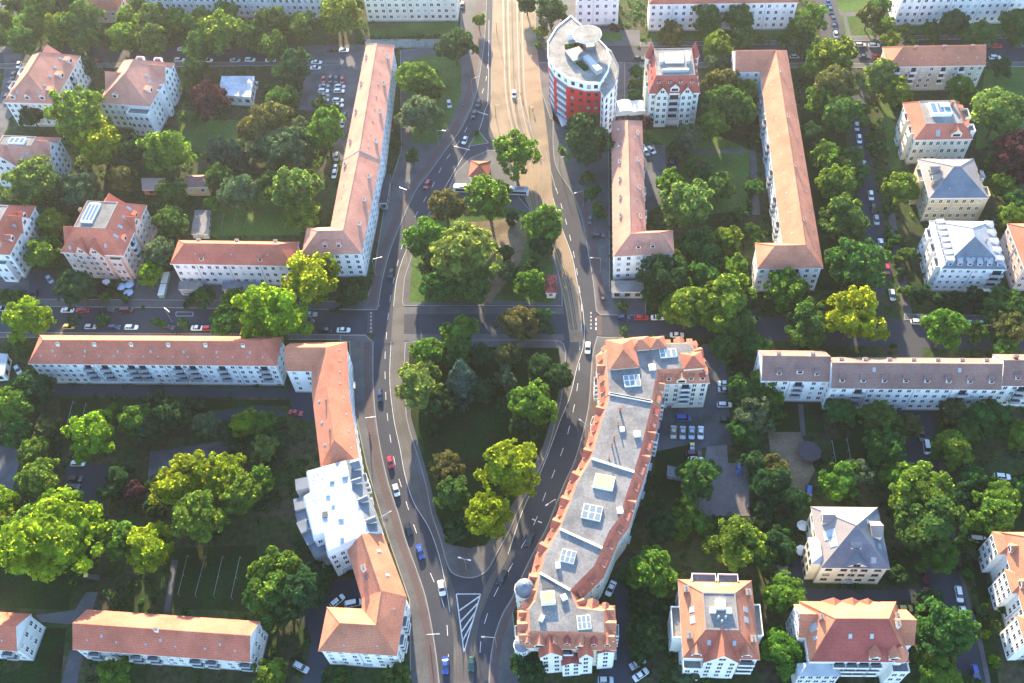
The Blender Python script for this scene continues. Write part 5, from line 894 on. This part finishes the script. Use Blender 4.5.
for i, (px, py, rp, ty) in enumerate(TREES):
    r0 = np.array([px-CX, py-CY, FPX]); 
    R_ = rp/pxm((px, py), 6.); zc = .9+1.1*R_; R_ = rp/pxm((px, py), zc)*1.16
    shrub = R_ < 3.2; vz = R_*(.95 if ty != 'c' else 1.5)*random.uniform(.86, 1.04); clear = (.0 if shrub else .7+.12*R_); zc = clear+vz*.92  # small crowns, little trees among them, are all tagged as shrubs
    base = G((px, py), zc); base.z = .1
    nm = 'conifer' if ty == 'c' else ('shrub' if shrub else 'tree')
    sz = ('small' if R_ < 2.3 else 'broad') if shrub else ('small' if R_ < 3.9 else ('medium' if R_ < 5.2 else ('large' if R_ < 7.2 else 'very large')))
    lab = f"{sz} {LOOK[ty]} {'conifer' if ty=='c' else ('shrub' if shrub else 'tree')}"
    t = thing(nm, lab, nm, base, 0, {'conifer': 'conifers', 'shrub': 'garden shrubs', 'tree': 'leafy trees'}[nm], (px, py), True)
    pool = CR['cone'] if ty == 'c' else (CR['small'] if shrub else (CR['mid'] if R_ < 4.4 else CR['big']))
    rot = random.uniform(0, 2*PI)
    c = put('crown', pool[random.randrange(len(pool))], t, Matrix.LocRotScale(Vector((0, 0, zc-.1)), Matrix.Rotation(rot, 3, 'Z').to_euler(), Vector((R_*random.uniform(.94, 1.06), R_*random.uniform(.94, 1.06), vz*(.8 if ty == 'c' else 1.)))))
    c.material_slots[0].link = 'OBJECT'; c.material_slots[0].material = MATS['leaf_'+ty]
    put('trunk', TR[i%4], t, Matrix.LocRotScale(None, Matrix.Rotation(rot, 3, 'Z').to_euler(), Vector((R_*.85, R_*.85, zc+vz*.2))))
# ================================================================== UNDERGROWTH between the trees: low bushes and ivy nobody could count
def inside(P, X, Y):
    r = np.zeros(len(X), bool); n = len(P)
    for i in range(n):
        x0, y0 = P[i][0], P[i][1]; x1, y1 = P[(i+1) % n][0], P[(i+1) % n][1]
        if y0 == y1: continue
        c = ((y0 > Y) != (y1 > Y)) & (X < (x1-x0)*(Y-y0)/(y1-y0)+x0); r ^= c
    return r
N_ = 26000; X = rng.uniform(-235, 240, N_); Y = rng.uniform(60, 415, N_); keep = np.ones(N_, bool)
for P in NOGROW: keep &= ~inside(P, X, Y)
nz = np.sin(X*.11+1.3*np.sin(Y*.07))*np.sin(Y*.13+1.1*np.sin(X*.05+2))+.6*np.sin(X*.31+Y*.17)*np.sin(Y*.27-X*.09); keep &= nz+rng.normal(0, .35, N_) > .0
X, Y = X[keep], Y[keep]; n_ = len(X); q_ = 34; Rb = rng.uniform(.5, 1.5, n_); d = rng.normal(size=(n_*q_, 3)); d /= np.linalg.norm(d, axis=1)[:, None]; d[:, 2] = np.abs(d[:, 2])
Pp = np.repeat(np.stack([X, Y, np.zeros(n_)], 1), q_, 0)+d*(np.repeat(Rb, q_)[:, None]*rng.uniform(.7, 1.1, (n_*q_, 1)))*np.array([1, 1, .9]); L_ = n_*q_
nr = d+rng.normal(size=(L_, 3))*.5; nr /= np.linalg.norm(nr, axis=1)[:, None]; a = np.cross(nr, rng.normal(size=(L_, 3))); a /= np.linalg.norm(a, axis=1)[:, None]; b = np.cross(nr, a); s_ = rng.uniform(.14, .34, (L_, 1))
V = np.stack([Pp-a*s_-b*s_*.5, Pp+a*s_*.2-b*s_*.8, Pp+a*s_+b*s_*.5, Pp-a*s_*.3+b*s_*.85], 1).reshape(-1, 3)
me = bpy.data.meshes.new('undergrowth'); me.vertices.add(L_*4); me.vertices.foreach_set('co', V.ravel()); me.loops.add(L_*4); me.loops.foreach_set('vertex_index', np.arange(L_*4)); me.polygons.add(L_); me.polygons.foreach_set('loop_start', np.arange(0, L_*4, 4)); me.polygons.foreach_set('loop_total', np.full(L_, 4))
for k in ('leaf_d', 'leaf_m', 'leaf_g'): me.materials.append(MATS[k])
me.polygons.foreach_set('material_index', np.repeat(rng.choice(3, n_, p=[.6, .33, .07]), q_).astype(np.int32)); me.update(); at = me.attributes.new('leaf', 'FLOAT', 'FACE'); at.data.foreach_set('value', rng.random(L_).astype(np.float32))
o = bpy.data.objects.new('undergrowth', me); COL.objects.link(o); o['kind'] = 'stuff'; tag(o, 'low dark green bushes and ivy filling the gardens between the trees', 'undergrowth')
# ================================================================== CARS
def car_meshes(kind):
    L_, Wd, hc, hood, boot, roof = {'hatch': (4.1,1.75,1.48,1.05,.25,.95), 'sedan': (4.6,1.8,1.44,1.2,.85,.92), 'estate': (4.6,1.8,1.5,1.15,.2,.95), 'van': (4.9,1.9,1.95,.7,.12,1.1)}[kind]
    h = L_/2; w = Wd/2; b = MB()
    def ring(z, ix, iy, zf=0): return [(-h+ix+.12, -w+iy, z), (h-ix-.3, -w+iy, z-zf), (h-ix, -w+iy+.35, z-zf), (h-ix, w-iy-.35, z-zf), (h-ix-.3, w-iy, z-zf), (-h+ix+.12, w-iy, z), (-h+ix, w-iy-.3, z), (-h+ix, -w+iy+.3, z)]
    rs = [ring(.22, .1, .08), ring(.4, 0, 0), ring(.72, .02, 0, .06), ring(roof-.05, .06, .04, .14)]
    vs = [v for q in rs for v in q]; fs = [(k*8+j, k*8+(j+1)%8, k*8+8+(j+1)%8, k*8+8+j) for k in range(3) for j in range(8)]; fs += [tuple(range(24, 32)), tuple(range(8))[::-1]]
    b.add(vs, fs, 'paint_white')
    x0, x1 = -h+boot, h-hood; t0, t1 = x0+(.35 if kind != 'sedan' else .55), x1-.75; e = .1; zt = hc
    b.add([(t0,-w+.26,zt-.05),(t1,-w+.26,zt-.05),(t1,w-.26,zt-.05),(t0,w-.26,zt-.05),(t0+.1,-w+.34,zt+.02),(t1-.1,-w+.34,zt+.02),(t1-.1,w-.34,zt+.02),(t0+.1,w-.34,zt+.02)], [(4,5,6,7),(0,1,5,4),(1,2,6,5),(2,3,7,6),(3,0,4,7)], 'paint_white')
    for xp in ((t0+t1)/2+.1, t0+.15):
        for s in (-1, 1):
            y0, y1 = s*(w-.075), s*(w-.25); b.add([(xp-.06,y0,roof-.06),(xp+.06,y0,roof-.06),(xp+.06,y1,zt-.04),(xp-.06,y1,zt-.04)], [(0,1,2,3)], 'paint_white')
    body = b.mesh('body')
    b = MB(); b.add([(x0,-w+.09,roof-.07),(x1,-w+.09,roof-.16),(x1,w-.09,roof-.16),(x0,w-.09,roof-.07),(t0,-w+.27,zt-.05),(t1,-w+.27,zt-.05),(t1,w-.27,zt-.05),(t0,w-.27,zt-.05)], [(0,1,5,4),(1,2,6,5),(2,3,7,6),(3,0,4,7)], 'car_glass'); gl = b.mesh('windows')
    b = MB(); n = 12
    for x in (0,):
        vs = [(.32*math.cos(2*PI*j/n), y, .32*math.sin(2*PI*j/n)) for y in (-.11, .11) for j in range(n)]
        b.add(vs, [(j,(j+1)%n,(j+1)%n+n,j+n) for j in range(n)]+[tuple(range(n)), tuple(range(n, 2*n))[::-1]], 'rubber'); vs = [(.19*math.cos(2*PI*j/n), y, .19*math.sin(2*PI*j/n)) for y in (-.115, .115) for j in range(n)]; b.add(vs, [tuple(range(n)), tuple(range(n, 2*n))[::-1]], 'metal')
    b2 = MB(); 
    for s in (-1, 1): b2.box(h-.2, h-.02, s*(w-.38)-.17, s*(w-.38)+.17, .52, .66, 'frame_white')
    return body, gl, b.mesh('wheel'), b2.mesh('headlights'), h, w
CM = {k: car_meshes(k) for k in ('hatch', 'sedan', 'estate', 'van')}
def car(px, py, ang, colr, kind, where, group):
    body, gl, wh, hl, h, w = CM[kind]; p = G((px, py), .75); a = rad(ang); q = G((px+math.cos(a)*3, py+math.sin(a)*3), .75)-p
    p.z = .04; hd = math.atan2(q.y, q.x); nm = {'hatch': 'small hatchback', 'sedan': 'saloon car', 'estate': 'estate car', 'van': 'van'}[kind]
    cn = {'dark': 'charcoal', 'dgreen': 'dark green', 'paleblue': 'pale blue', 'navy': 'navy blue'}.get(colr, colr)
    t = thing('van' if kind == 'van' else 'car', f'{cn} {nm} {where}', 'van' if kind == 'van' else 'car', p, hd, group, (px, py), True)
    o = put('body', body, t); o.material_slots[0].link = 'OBJECT'; o.material_slots[0].material = MATS['paint_'+colr]; put('windows', gl, t); put('headlights', hl, t)
    for x in (-h+.8, h-.85):
        for s in (-1, 1): put('wheel', wh, t, Matrix.Translation((x, s*(w-.12), .32)))
def C(ox, oy, where, group, rows):
    for i, (zx, zy, ang, col, *k) in enumerate(rows): car(ox+zx/4, oy+zy/4, ang, col, k[0] if k else ('hatch', 'sedan', 'estate')[(int(zx)+int(zy)) % 3], where, group)
PK = 'cars parked along the kerbs'; LOT = 'cars parked in yards and car parks'; DR = 'cars driving on the main roads'
C(0,0,'parked on the upper left street', PK, [(375,240,5,'red'),(730,195,0,'silver'),(718,238,0,'silver'),(830,240,0,'white'),(940,240,0,'silver'),(1000,238,0,'white')])
C(0,0,'parked beside the villa in the top left corner', PK, [(75,258,110,'white'),(52,300,110,'dark'),(38,335,110,'dark'),(25,388,108,'dark')])
C(256,0,'in the upper left car park', LOT, [(305,200,0,'black'),(352,200,0,'white'),(242,248,0,'white'),(238,270,0,'white'),(270,318,95,'red'),(298,316,95,'dgreen'),(320,318,95,'dark'),(345,320,95,'red'),(273,343,0,'grey'),(270,362,0,'white'),(272,380,0,'grey'),(270,398,0,'silver'),(335,345,0,'silver'),(332,363,0,'white'),(328,400,0,'white'),(328,420,0,'white'),(354,462,100,'dark'),(345,495,100,'silver'),(322,625,100,'silver'),(318,672,100,'white'),(58,240,0,'white'),(0,340,95,'silver'),(725,170,0,'red')])
C(256,0,'on the grass left of the road', PK, [(772,415,80,'silver')])
C(256,0,'driving on the upper left road', DR, [(890,410,108,'dark'),(872,455,108,'dark'),(835,560,112,'white')])
C(256,0,'at the corner of the tall top block', PK, [(825,20,95,'dark')])
C(512,0,'in the side street behind the curved red building', PK, [(505,232,0,'dark')]); C(512,0,'driving over the pale tram reservation', DR, [(8,375,85,'white')])
C(512,0,'in the yard behind the tram road block', LOT, [(557,600,40,'white'),(536,605,60,'silver'),(645,632,0,'dark'),(645,652,0,'navy'),(650,673,0,'dark'),(640,692,0,'black')])
C(768,0,'parked on the side street at the top right', PK, [(240,8,75,'blue'),(250,40,75,'dgreen'),(262,75,75,'dark'),(265,105,75,'dark'),(272,138,75,'silver')])
C(768,0,'on the upper right cross street', PK, [(370,178,0,'silver'),(425,180,0,'white'),(385,225,0,'dark'),(435,225,0,'red'),(108,225,0,'silver'),(915,182,0,'red'),(908,228,0,'white'),(868,180,0,'dgreen'),(1000,180,0,'dark')])
C(768,0,'on the street right of the U-shaped block', PK, [(355,505,82,'silver'),(365,555,82,'white'),(372,600,82,'dark'),(385,660,82,'silver'),(285,630,85,'white')])
C(0,171,'in the yard between the villas on the left', LOT, [(198,432,55,'paleblue'),(138,490,100,'black'),(558,442,95,'navy')])
C(0,171,'on the far side of the left cross street', PK, [(8,550,0,'silver'),(70,552,0,'silver'),(270,556,0,'white'),(330,556,0,'red'),(430,556,0,'black'),(505,557,0,'maroon','van')])
C(0,171,'on the near side of the left cross street', PK, [(275,622,0,'gold'),(362,622,0,'silver'),(455,624,0,'navy'),(525,624,0,'white','estate'),(672,626,0,'dark'),(790,627,0,'white'),(835,628,0,'red'),(985,632,0,'red')])
C(256,171,'driving on the left road above the crossing', DR, [(685,52,115,'red'),(540,408,100,'black')]); C(256,171,'parked on the cross street by the yellow trees', PK, [(275,633,0,'dark'),(350,635,0,'white'),(218,572,0,'silver')])
C(256,171,'behind the hipped corner wing', PK, [(313,10,100,'white')])
C(512,171,'beside the tram road block', PK, [(312,195,95,'dark'),(345,257,0,'dark')])
C(512,171,'on the right cross street near the crossing', PK, [(447,585,0,'navy'),(518,585,0,'red'),(583,585,0,'white'),(660,655,0,'white'),(970,590,0,'dark')])
C(768,171,'on the street by the grey-roofed villa', PK, [(412,97,82,'white'),(422,150,82,'black'),(434,195,82,'silver'),(452,290,82,'white'),(460,335,82,'maroon'),(477,392,82,'red'),(497,495,80,'white')])
C(768,171,'at the right end of the cross street', PK, [(600,602,0,'white','estate'),(660,605,0,'silver'),(710,606,0,'dark'),(810,607,0,'silver'),(865,608,0,'white')])
C(0,342,'in the dark left yard', LOT, [(312,485,0,'white'),(300,548,0,'dark'),(295,578,0,'dark'),(300,606,0,'white'),(70,110,60,'silver')])
C(256,342,'driving on the left road beside the park', DR, [(495,212,88,'navy'),(537,480,80,'red'),(560,592,76,'white')]); C(256,342,'behind the orange-roofed corner block', LOT, [(160,282,8,'red')])
C(512,342,'driving on the right road beside the park', DR, [(303,22,92,'white')])
C(512,342,'parked in the yard behind the terrace', LOT, [(683,305,0,'blue','van'),(646,360,92,'beige'),(683,362,92,'silver'),(719,362,92,'paleblue'),(755,362,92,'white'),(727,445,0,'maroon'),(735,470,0,'white'),(853,165,0,'white'),(852,190,0,'silver'),(850,250,0,'white'),(855,312,0,'black'),(908,505,95,'blue')])
C(768,342,'parked among trees by the octagonal canopy', LOT, [(163,605,92,'blue','van')]); C(768,342,'on the drive below the brown-roofed terrace', LOT, [(635,420,80,'white','van'),(615,370,80,'dark'),(795,480,80,'silver'),(938,537,5,'white')])
C(256,512,'driving on the lower left road', DR, [(610,65,68,'black'),(657,157,72,'blue'),(742,303,80,'white'),(757,612,90,'blue')]); C(256,512,'driving on the lower right road', DR, [(862,605,95,'dgreen'),(985,262,118,'black')])
C(256,512,'behind the L-shaped orange block', LOT, [(180,620,28,'silver'),(325,355,-40,'white'),(388,365,-12,'white','van')])
C(512,512,'on the right road by the domed corner house', DR, [(72,110,115,'black')]); C(512,512,'beside the domed corner house', LOT, [(395,305,115,'white'),(503,605,-30,'silver'),(515,650,-35,'white'),(375,672,0,'silver')])
C(768,512,'parked on the lower right street', PK, [(597,112,85,'silver','estate'),(632,285,88,'maroon'),(765,328,80,'white','estate'),(783,410,78,'white'),(838,110,5,'white','van'),(830,640,75,'blue')])
C(768,512,'parked beside the large orange-roofed villa', LOT, [(548,385,0,'gold')])
# ================================================================== TRAM
ta = G((455,191.5), 0); tb = G((528,195), 0); t = thing('tram', 'white and blue low-floor tram standing on the loop behind the red-roofed kiosk', 'tram', ta.lerp(tb, .5)); t.location.z = .1
dv = tb-ta; Lt = dv.length; n = 3; sl = Lt/n-.5
for k in range(n):
    a = math.atan2(dv.y, dv.x); cpt = (ta+dv*((k+.5)/n))-ta.lerp(tb, .5); m = MB(); h = sl/2
    m.prism([(-h,-1.15),(h,-1.15),(h+(.5 if k == 2 else 0),-.7),(h+(.5 if k == 2 else 0),.7),(h,1.15),(-h,1.15),(-h-(.5 if k == 0 else 0),.7),(-h-(.5 if k == 0 else 0),-.7)], .35, 3.1, 'wall_brightwhite', 'zinc', True)
    o = m.build('car_body', t, Matrix.Translation(cpt) @ Matrix.Rotation(a, 4, 'Z'))
    m = MB(); m.box(-h*.94, h*.94, -1.19, 1.19, 1.35, 2.5, 'car_glass'); m.build('window_band', o); m = MB(); m.box(-h*.99, h*.99, -1.18, 1.18, .4, .9, 'wall_blue'); m.build('blue_skirt', o)
    m = MB(); m.box(-h*.6, -h*.05, -.7, .7, 3.1, 3.45, 'frame_white'); m.box(h*.15, h*.7, -.7, .7, 3.1, 3.4, 'metal'); m.build('roof_equipment', o)
    if k < n-1: m = MB(); m.box(h, h+1., -1., 1., .5, 2.95, 'metal_dark'); m.build('bellows', o)
# ================================================================== STREET FURNITURE
def lamp(px, py, hx, hy, double=False, H_=8.5, where=''):
    p = G((px, py), .1); q = G((hx, hy), H_)-p; q.z = 0; L_ = min(3.2, max(1.4, q.length)); hd = math.atan2(q.y, q.x)
    t = thing('street_lamp', f"{'double-armed' if double else 'single-armed'} pale street lamp {where}", 'street lamp', p, hd, 'street lamps along the main roads', (px, py), True)
    m = MB(); m.tube([(0,0,-.1),(0,0,H_-.4)], [.12,.08], 'metal', 8); m.build('pole', t)
    for s in ((1, -1) if double else (1,)):
        m = MB(); m.tube([(0,0,H_-.45),(s*.3,0,H_-.1),(s*(L_-.3),0,H_+.05)], [.075,.07,.06], 'metal', 6); o = m.build('arm', t); m = MB(); m.box(s*L_-.5, s*L_+.4, -.18, .18, H_-.04, H_+.14, 'metal'); m.build('lamp_head', o)
for a in ((439,147,445,131,0,'left of the upper left road'),(473,96,478,77,0,'on the pavement near the top of the left road'),(402,203,406,190,0,'beside the red car on the left road'),(376,275,383,257,0,'left of the road above the crossing'),(369,432,375,417,0,'beside the orange-roofed corner block'),(385,530,397,508,0,'where the left road bends below the white-roofed block'),(430,645,441,634,0,'left of the lower left road'),(467,571,460,558,1,'on the paved tip of the park'),(497,648,481,637,0,'right of the lower right road'),(588,440,577,418,0,'right of the road beside the terrace'),(556,512,544,507,0,'right of the road by the stop line'),(583,207,573,194,0,'right of the upper right road'),(600,274,588,258,0,'in front of the tram road block'),(564,128,549,136,0,'at the corner below the curved red building'),(172,322,179,321,0,'in the left cross street'),(315,330,316,324,0,'beside the yellow trees in the cross street')): lamp(*a[:4], bool(a[4]), 8.5, a[5])
for x, y in ((530,120),(516,112),(496,118),(541,40),(497,35),(560,170)):
    t = thing('catenary_pole', 'slim dark overhead-line pole beside the tram tracks', 'pole', G((x, y), 0), 0, 'overhead line poles', (x, y), True); m = MB(); m.tube([(0,0,0),(0,0,7.)], [.11,.08], 'metal_dark', 6); m.build('mast', t); m = MB(); m.tube([(0,0,6.4),(1.8,0,6.6)], .05, 'metal_dark', 5); m.build('bracket', t)
for g_, rows in (('laundry rails on the lower left lawn', [((187.5,555),(178,594)),((205.5,555.5),(195,595)),((222.5,556),(213.5,596)),((240,556.5),(231,597))]), ('laundry rails on the dark lawn below the left block', [((73,401),(67,424)),((86,403),(81,424))]), ('laundry rails by the yellow annex', [((224,213),(221,229)),((236,213),(233,229)),((247,214),(244,229))]), ('laundry rails near the octagonal canopy', [((832,440),(836,462)),((847,438),(851,460))])):
    for a, b in rows:
        pa = G(a, 1.8); pb = G(b, 1.8); c = (pa+pb)/2; c.z = 0; t = thing('laundry_rail', 'white laundry rail '+g_.replace('laundry rails ', ''), 'laundry rail', c, 0, g_, a, True)
        m = MB(); m.tube([pa-c, pb-c], .055, 'metal', 6); m.build('rail', t)
        for k in (0., .5, 1.): q = pa.lerp(pb, k)-c; m = MB(); m.tube([(q.x,q.y,-.05),(q.x,q.y,1.85)], .045, 'metal', 6); m.build('post', t)
for x, y, k in ((121,286,'canvas_blue'),(129,284,'canvas_blue'),(128,292,'canvas_blue'),(105,282,'canvas_white'),(35.5*1,283,'canvas_white'),(803,525,'canvas_white'),(802,550,'canvas_white')):
    if x == 35.5: continue
    t = thing('parasol', ('blue-grey' if k == 'canvas_blue' else 'white')+' garden parasol '+('in the front garden of the pink villa' if y < 300 else 'left of the blue-slate villa'), 'parasol', G((x, y), 2.2)*Vector((1,1,0)) if False else Vector((*G((x, y), 2.4).xy, 0)), 0, 'garden parasols', (x, y), True); m = MB(); m.cone(0,0,2.1,2.75,1.7,.05,k,8); m.build('canopy', t); m = MB(); m.tube([(0,0,0),(0,0,2.7)], .04, 'wood', 6); m.cone(0,0,0,.12,.35,.3,'kerb',10); m.build('pole', t)
for i, (x, y, k, cn) in enumerate(((87.5,577,'yellow_panel','yellow'),(91.5,577.5,'metal_dark','dark grey'),(95,578,'metal_dark','dark grey'),(98.5,578.5,'metal_dark','dark grey'),(692,446,'yellow_panel','yellow'),(692,450,'canvas_blue','blue'),(603.5,300,'metal_dark','black'))):
    t = thing('waste_bin', f"{cn} wheeled waste bin "+('under the large tree at lower left' if x < 200 else ('on the pavement by the tram road block' if y < 320 else 'in the yard behind the terrace')), 'waste bin', G((x, y), 0), 0, 'waste bins', (x, y), True); m = MB(); m.box(-.6,.6,-.45,.45,.15,1.1,'metal_dark' if k != 'canvas_blue' else k); m.build('bin_body', t); m = MB(); m.box(-.64,.64,-.5,.5,1.1,1.25,k); m.build('lid', t)
for x, y, cn in ((166,279.5,'farther'),(163,291.5,'nearer')):
    p = G((x, y), 1.2); q = G((x-2.2, y+9), 1.2)-p; p.z = 0; t = thing('site_wagon', f'pale green covered wagon, the {cn} of two beside the pink villa', 'wagon', p, math.atan2(q.y, q.x)); m = MB(); m.box(-2.4,2.4,-1.,1.,.5,2.2,'green_metal'); m.build('wagon_body', t); m = MB(); m.box(-2.5,2.5,-1.1,1.1,2.2,2.35,'wall_pale'); m.build('wagon_roof', t)
    for sx in (-1.5, 1.5): m = MB(); m.tube([(sx,-1.02,.35),(sx,1.02,.35)], .35, 'rubber', 10); m.build('wheels', t)
fa_, fb_ = G((366,47)), G((443,46.5)); t = thing('ball_fence', 'tall teal mesh fence along the small court below the lawn', 'fence', (fa_+fb_)/2); d = (fb_-fa_)/2; m = MB(); nn = 12
for k in range(nn+1): q = -d+d*2*k/nn; m.tube([(q.x,q.y,0),(q.x,q.y,2.6)], .06, 'metal', 6)
m.build('posts', t); m = MB()
for k in range(9): z = .15+k*.3; m.add([(-d.x,-d.y,z),(d.x,d.y,z),(d.x,d.y,z+.22),(-d.x,-d.y,z+.22),(-d.x,-d.y+.03,z),(d.x,d.y+.03,z),(d.x,d.y+.03,z+.22),(-d.x,-d.y+.03,z+.22)], [(0,1,2,3),(7,6,5,4),(3,2,6,7),(4,5,1,0)], 'teal_fence')
m.build('fence_panel', t)
pm = bpy.data.meshes.new('body'); jv = [(0,0,.95),(0,0,1.2),(0,0,1.42),(0,0,1.54),(0,0,1.68),(.1,.0,.9),(.11,.05,.5),(.11,-.02,.08),(.11,.12,.04),(-.1,0,.9),(-.11,-.08,.5),(-.11,-.22,.1),(-.11,-.1,.04),(.2,0,1.4),(.27,-.03,1.13),(.26,.1,.9),(-.2,0,1.4),(-.27,.02,1.13),(-.26,-.06,.9)]
je = [(0,1),(1,2),(2,3),(3,4),(0,5),(5,6),(6,7),(7,8),(0,9),(9,10),(10,11),(11,12),(2,13),(13,14),(14,15),(2,16),(16,17),(17,18)]; jr = [.14,.13,.15,.06,.11,.09,.065,.045,.04,.09,.065,.045,.04,.06,.045,.03,.06,.045,.03]
pm.from_pydata(jv, je, []); pm.materials.append(MATS['skin'])
def person(px, py, top, leg, lab, rz):
    t = thing('person', lab, 'person', G((px, py), .15), rz, 'people on the pavements and the tram road', (px, py), True); b = put('body', pm, t); sk = b.modifiers.new('skin', 'SKIN'); b.modifiers.new('sub', 'SUBSURF').levels = 1
    for v, r_ in zip(pm.skin_vertices[0].data, jr): v.radius = (r_, r_*.8)
    pm.skin_vertices[0].data[0].use_root = True
    m = MB(); m.tube([(0,0,.86),(0,0,1.15),(0,0,1.4),(0,0,1.5)], [.19,.18,.22,.09], top, 10)
    for s_ in (1, -1): m.tube([(s_*.18,0,1.42),(s_*.27,0,1.13),(s_*.26,.06*s_,.94)], [.085,.07,.055], top, 8)
    m.build('jacket', b); m = MB(); m.tube([(.09,0,.95),(.11,.05,.5),(.11,-.02,.1)], [.13,.095,.075], leg, 8); m.tube([(-.09,0,.95),(-.11,-.08,.5),(-.11,-.2,.12)], [.13,.095,.075], leg, 8); m.build('trousers', b); m = MB(); m.cone(0,-.02,1.66,1.8,.115,.06,'hair',10); m.build('hair', b)
for a in ((380,308,'cloth_grey','denim','person in grey walking at the cycle crossing on the left road',.3),(366,349,'navy_cloth','denim','person in navy walking beside the orange-roofed corner block',2.),(370,436,'cloth_red','denim','person in red walking down the left pavement',3.),(521,96,'navy_cloth','cloth_grey','person in dark clothes crossing the tram reservation',1.),(463,107,'cloth_grey','navy_cloth','person in grey on the upper left pavement',.1),(533,112,'cloth_red','denim','person in red near the curved red building',4.)): person(*a)
# ================================================================== LABELS: say which one
ORD = ['', 'second', 'third', 'fourth', 'fifth', 'sixth', 'seventh', 'eighth', 'ninth', 'tenth']
for o, p in REG:
    if o['category'] in ('tree', 'shrub', 'conifer'):
        best = sorted(LMK, key=lambda l: (l[0][0]-p[0])**2+((l[0][1]-p[1])*1.2)**2)[0]; dx, dy = p[0]-best[0][0], p[1]-best[0][1]
        o['label'] = o['label']+(' left of the ' if dx < 0 else ' right of the ' if True else '')+best[1] if abs(dx) > abs(dy)*1.2 else o['label']+(' behind the ' if dy < 0 else ' in front of the ')+best[1]
gr = {}
for o, p in REG: gr.setdefault(o['label'], []).append((o, p))
for lab, L_ in gr.items():
    if len(L_) < 2: continue
    xs = [p[0] for _, p in L_]; ys = [p[1] for _, p in L_]; hor = max(xs)-min(xs) >= max(ys)-min(ys); L_.sort(key=lambda e: e[1][0] if hor else e[1][1]); n = len(L_)
    for i, (o, p) in enumerate(L_):
        if i == 0: w = 'leftmost' if hor else 'farthest'
        elif i == n-1: w = 'rightmost' if hor else 'nearest'
        else: w = (ORD[i]+(' from left' if hor else ' from the far end')) if i < 10 else (ORD[n-1-i]+(' from right' if hor else ' from the near end'))
        o['label'] = lab+', '+w+(' of '+{2:'two',3:'three',4:'four',5:'five',6:'six'}.get(n, 'its kind') if i in (0, n-1) else '')
# ================================================================== HAZE
m = bpy.data.materials.new('haze'); m.use_nodes = True; nt = m.node_tree; nt.nodes.remove(nt.nodes['Principled BSDF']); pv = nt.nodes.new('ShaderNodeVolumePrincipled')
pv.inputs['Density'].default_value = HAZE; pv.inputs['Color'].default_value = (.95, .96, 1, 1); pv.inputs['Anisotropy'].default_value = .6; nt.links.new(pv.outputs[0], nt.nodes['Material Output'].inputs['Volume']); MATS['haze'] = m
hb = MB(); hb.box(-1300, 1300, -160, 2250, -1.5, 262, 'haze'); o = hb.build('haze'); o['kind'] = 'stuff'
# ================================================================== LIGHT
SUN_EL, SUN_AZ = 15.5, -5.                                          # azimuth from +Y, positive towards +X
w = bpy.data.worlds.new('World'); S.world = w; w.use_nodes = True; nt = w.node_tree; bg = nt.nodes['Background']
sky = nt.nodes.new('ShaderNodeTexSky'); sky.sky_type = 'NISHITA'; sky.sun_disc = False; sky.sun_elevation = rad(SUN_EL); sky.sun_rotation = rad(SUN_AZ); sky.altitude = 200; sky.air_density = 1.; sky.dust_density = .4; sky.ozone_density = 2.6
nt.links.new(sky.outputs[0], bg.inputs['Color']); bg.inputs['Strength'].default_value = .15
sl_ = bpy.data.lights.new('sun', 'SUN'); sl_.energy = 4.6; sl_.angle = rad(.6); sl_.color = (1, .8, .52); so = bpy.data.objects.new('sun', sl_); COL.objects.link(so)
sd = Vector((math.sin(rad(SUN_AZ))*math.cos(rad(SUN_EL)), math.cos(rad(SUN_AZ))*math.cos(rad(SUN_EL)), math.sin(rad(SUN_EL)))); so.rotation_euler = sd.to_track_quat('Z', 'Y').to_euler(); so.location = (0, 600, 300)
S.view_settings.view_transform = 'Standard'; S.view_settings.look = 'None'; S.view_settings.gamma = 1; S.view_settings.use_curve_mapping = False
S.view_settings.exposure = 2.5
S.cycles.max_bounces = 6; S.cycles.diffuse_bounces = 3; S.cycles.transmission_bounces = 3; S.cycles.volume_bounces = 0
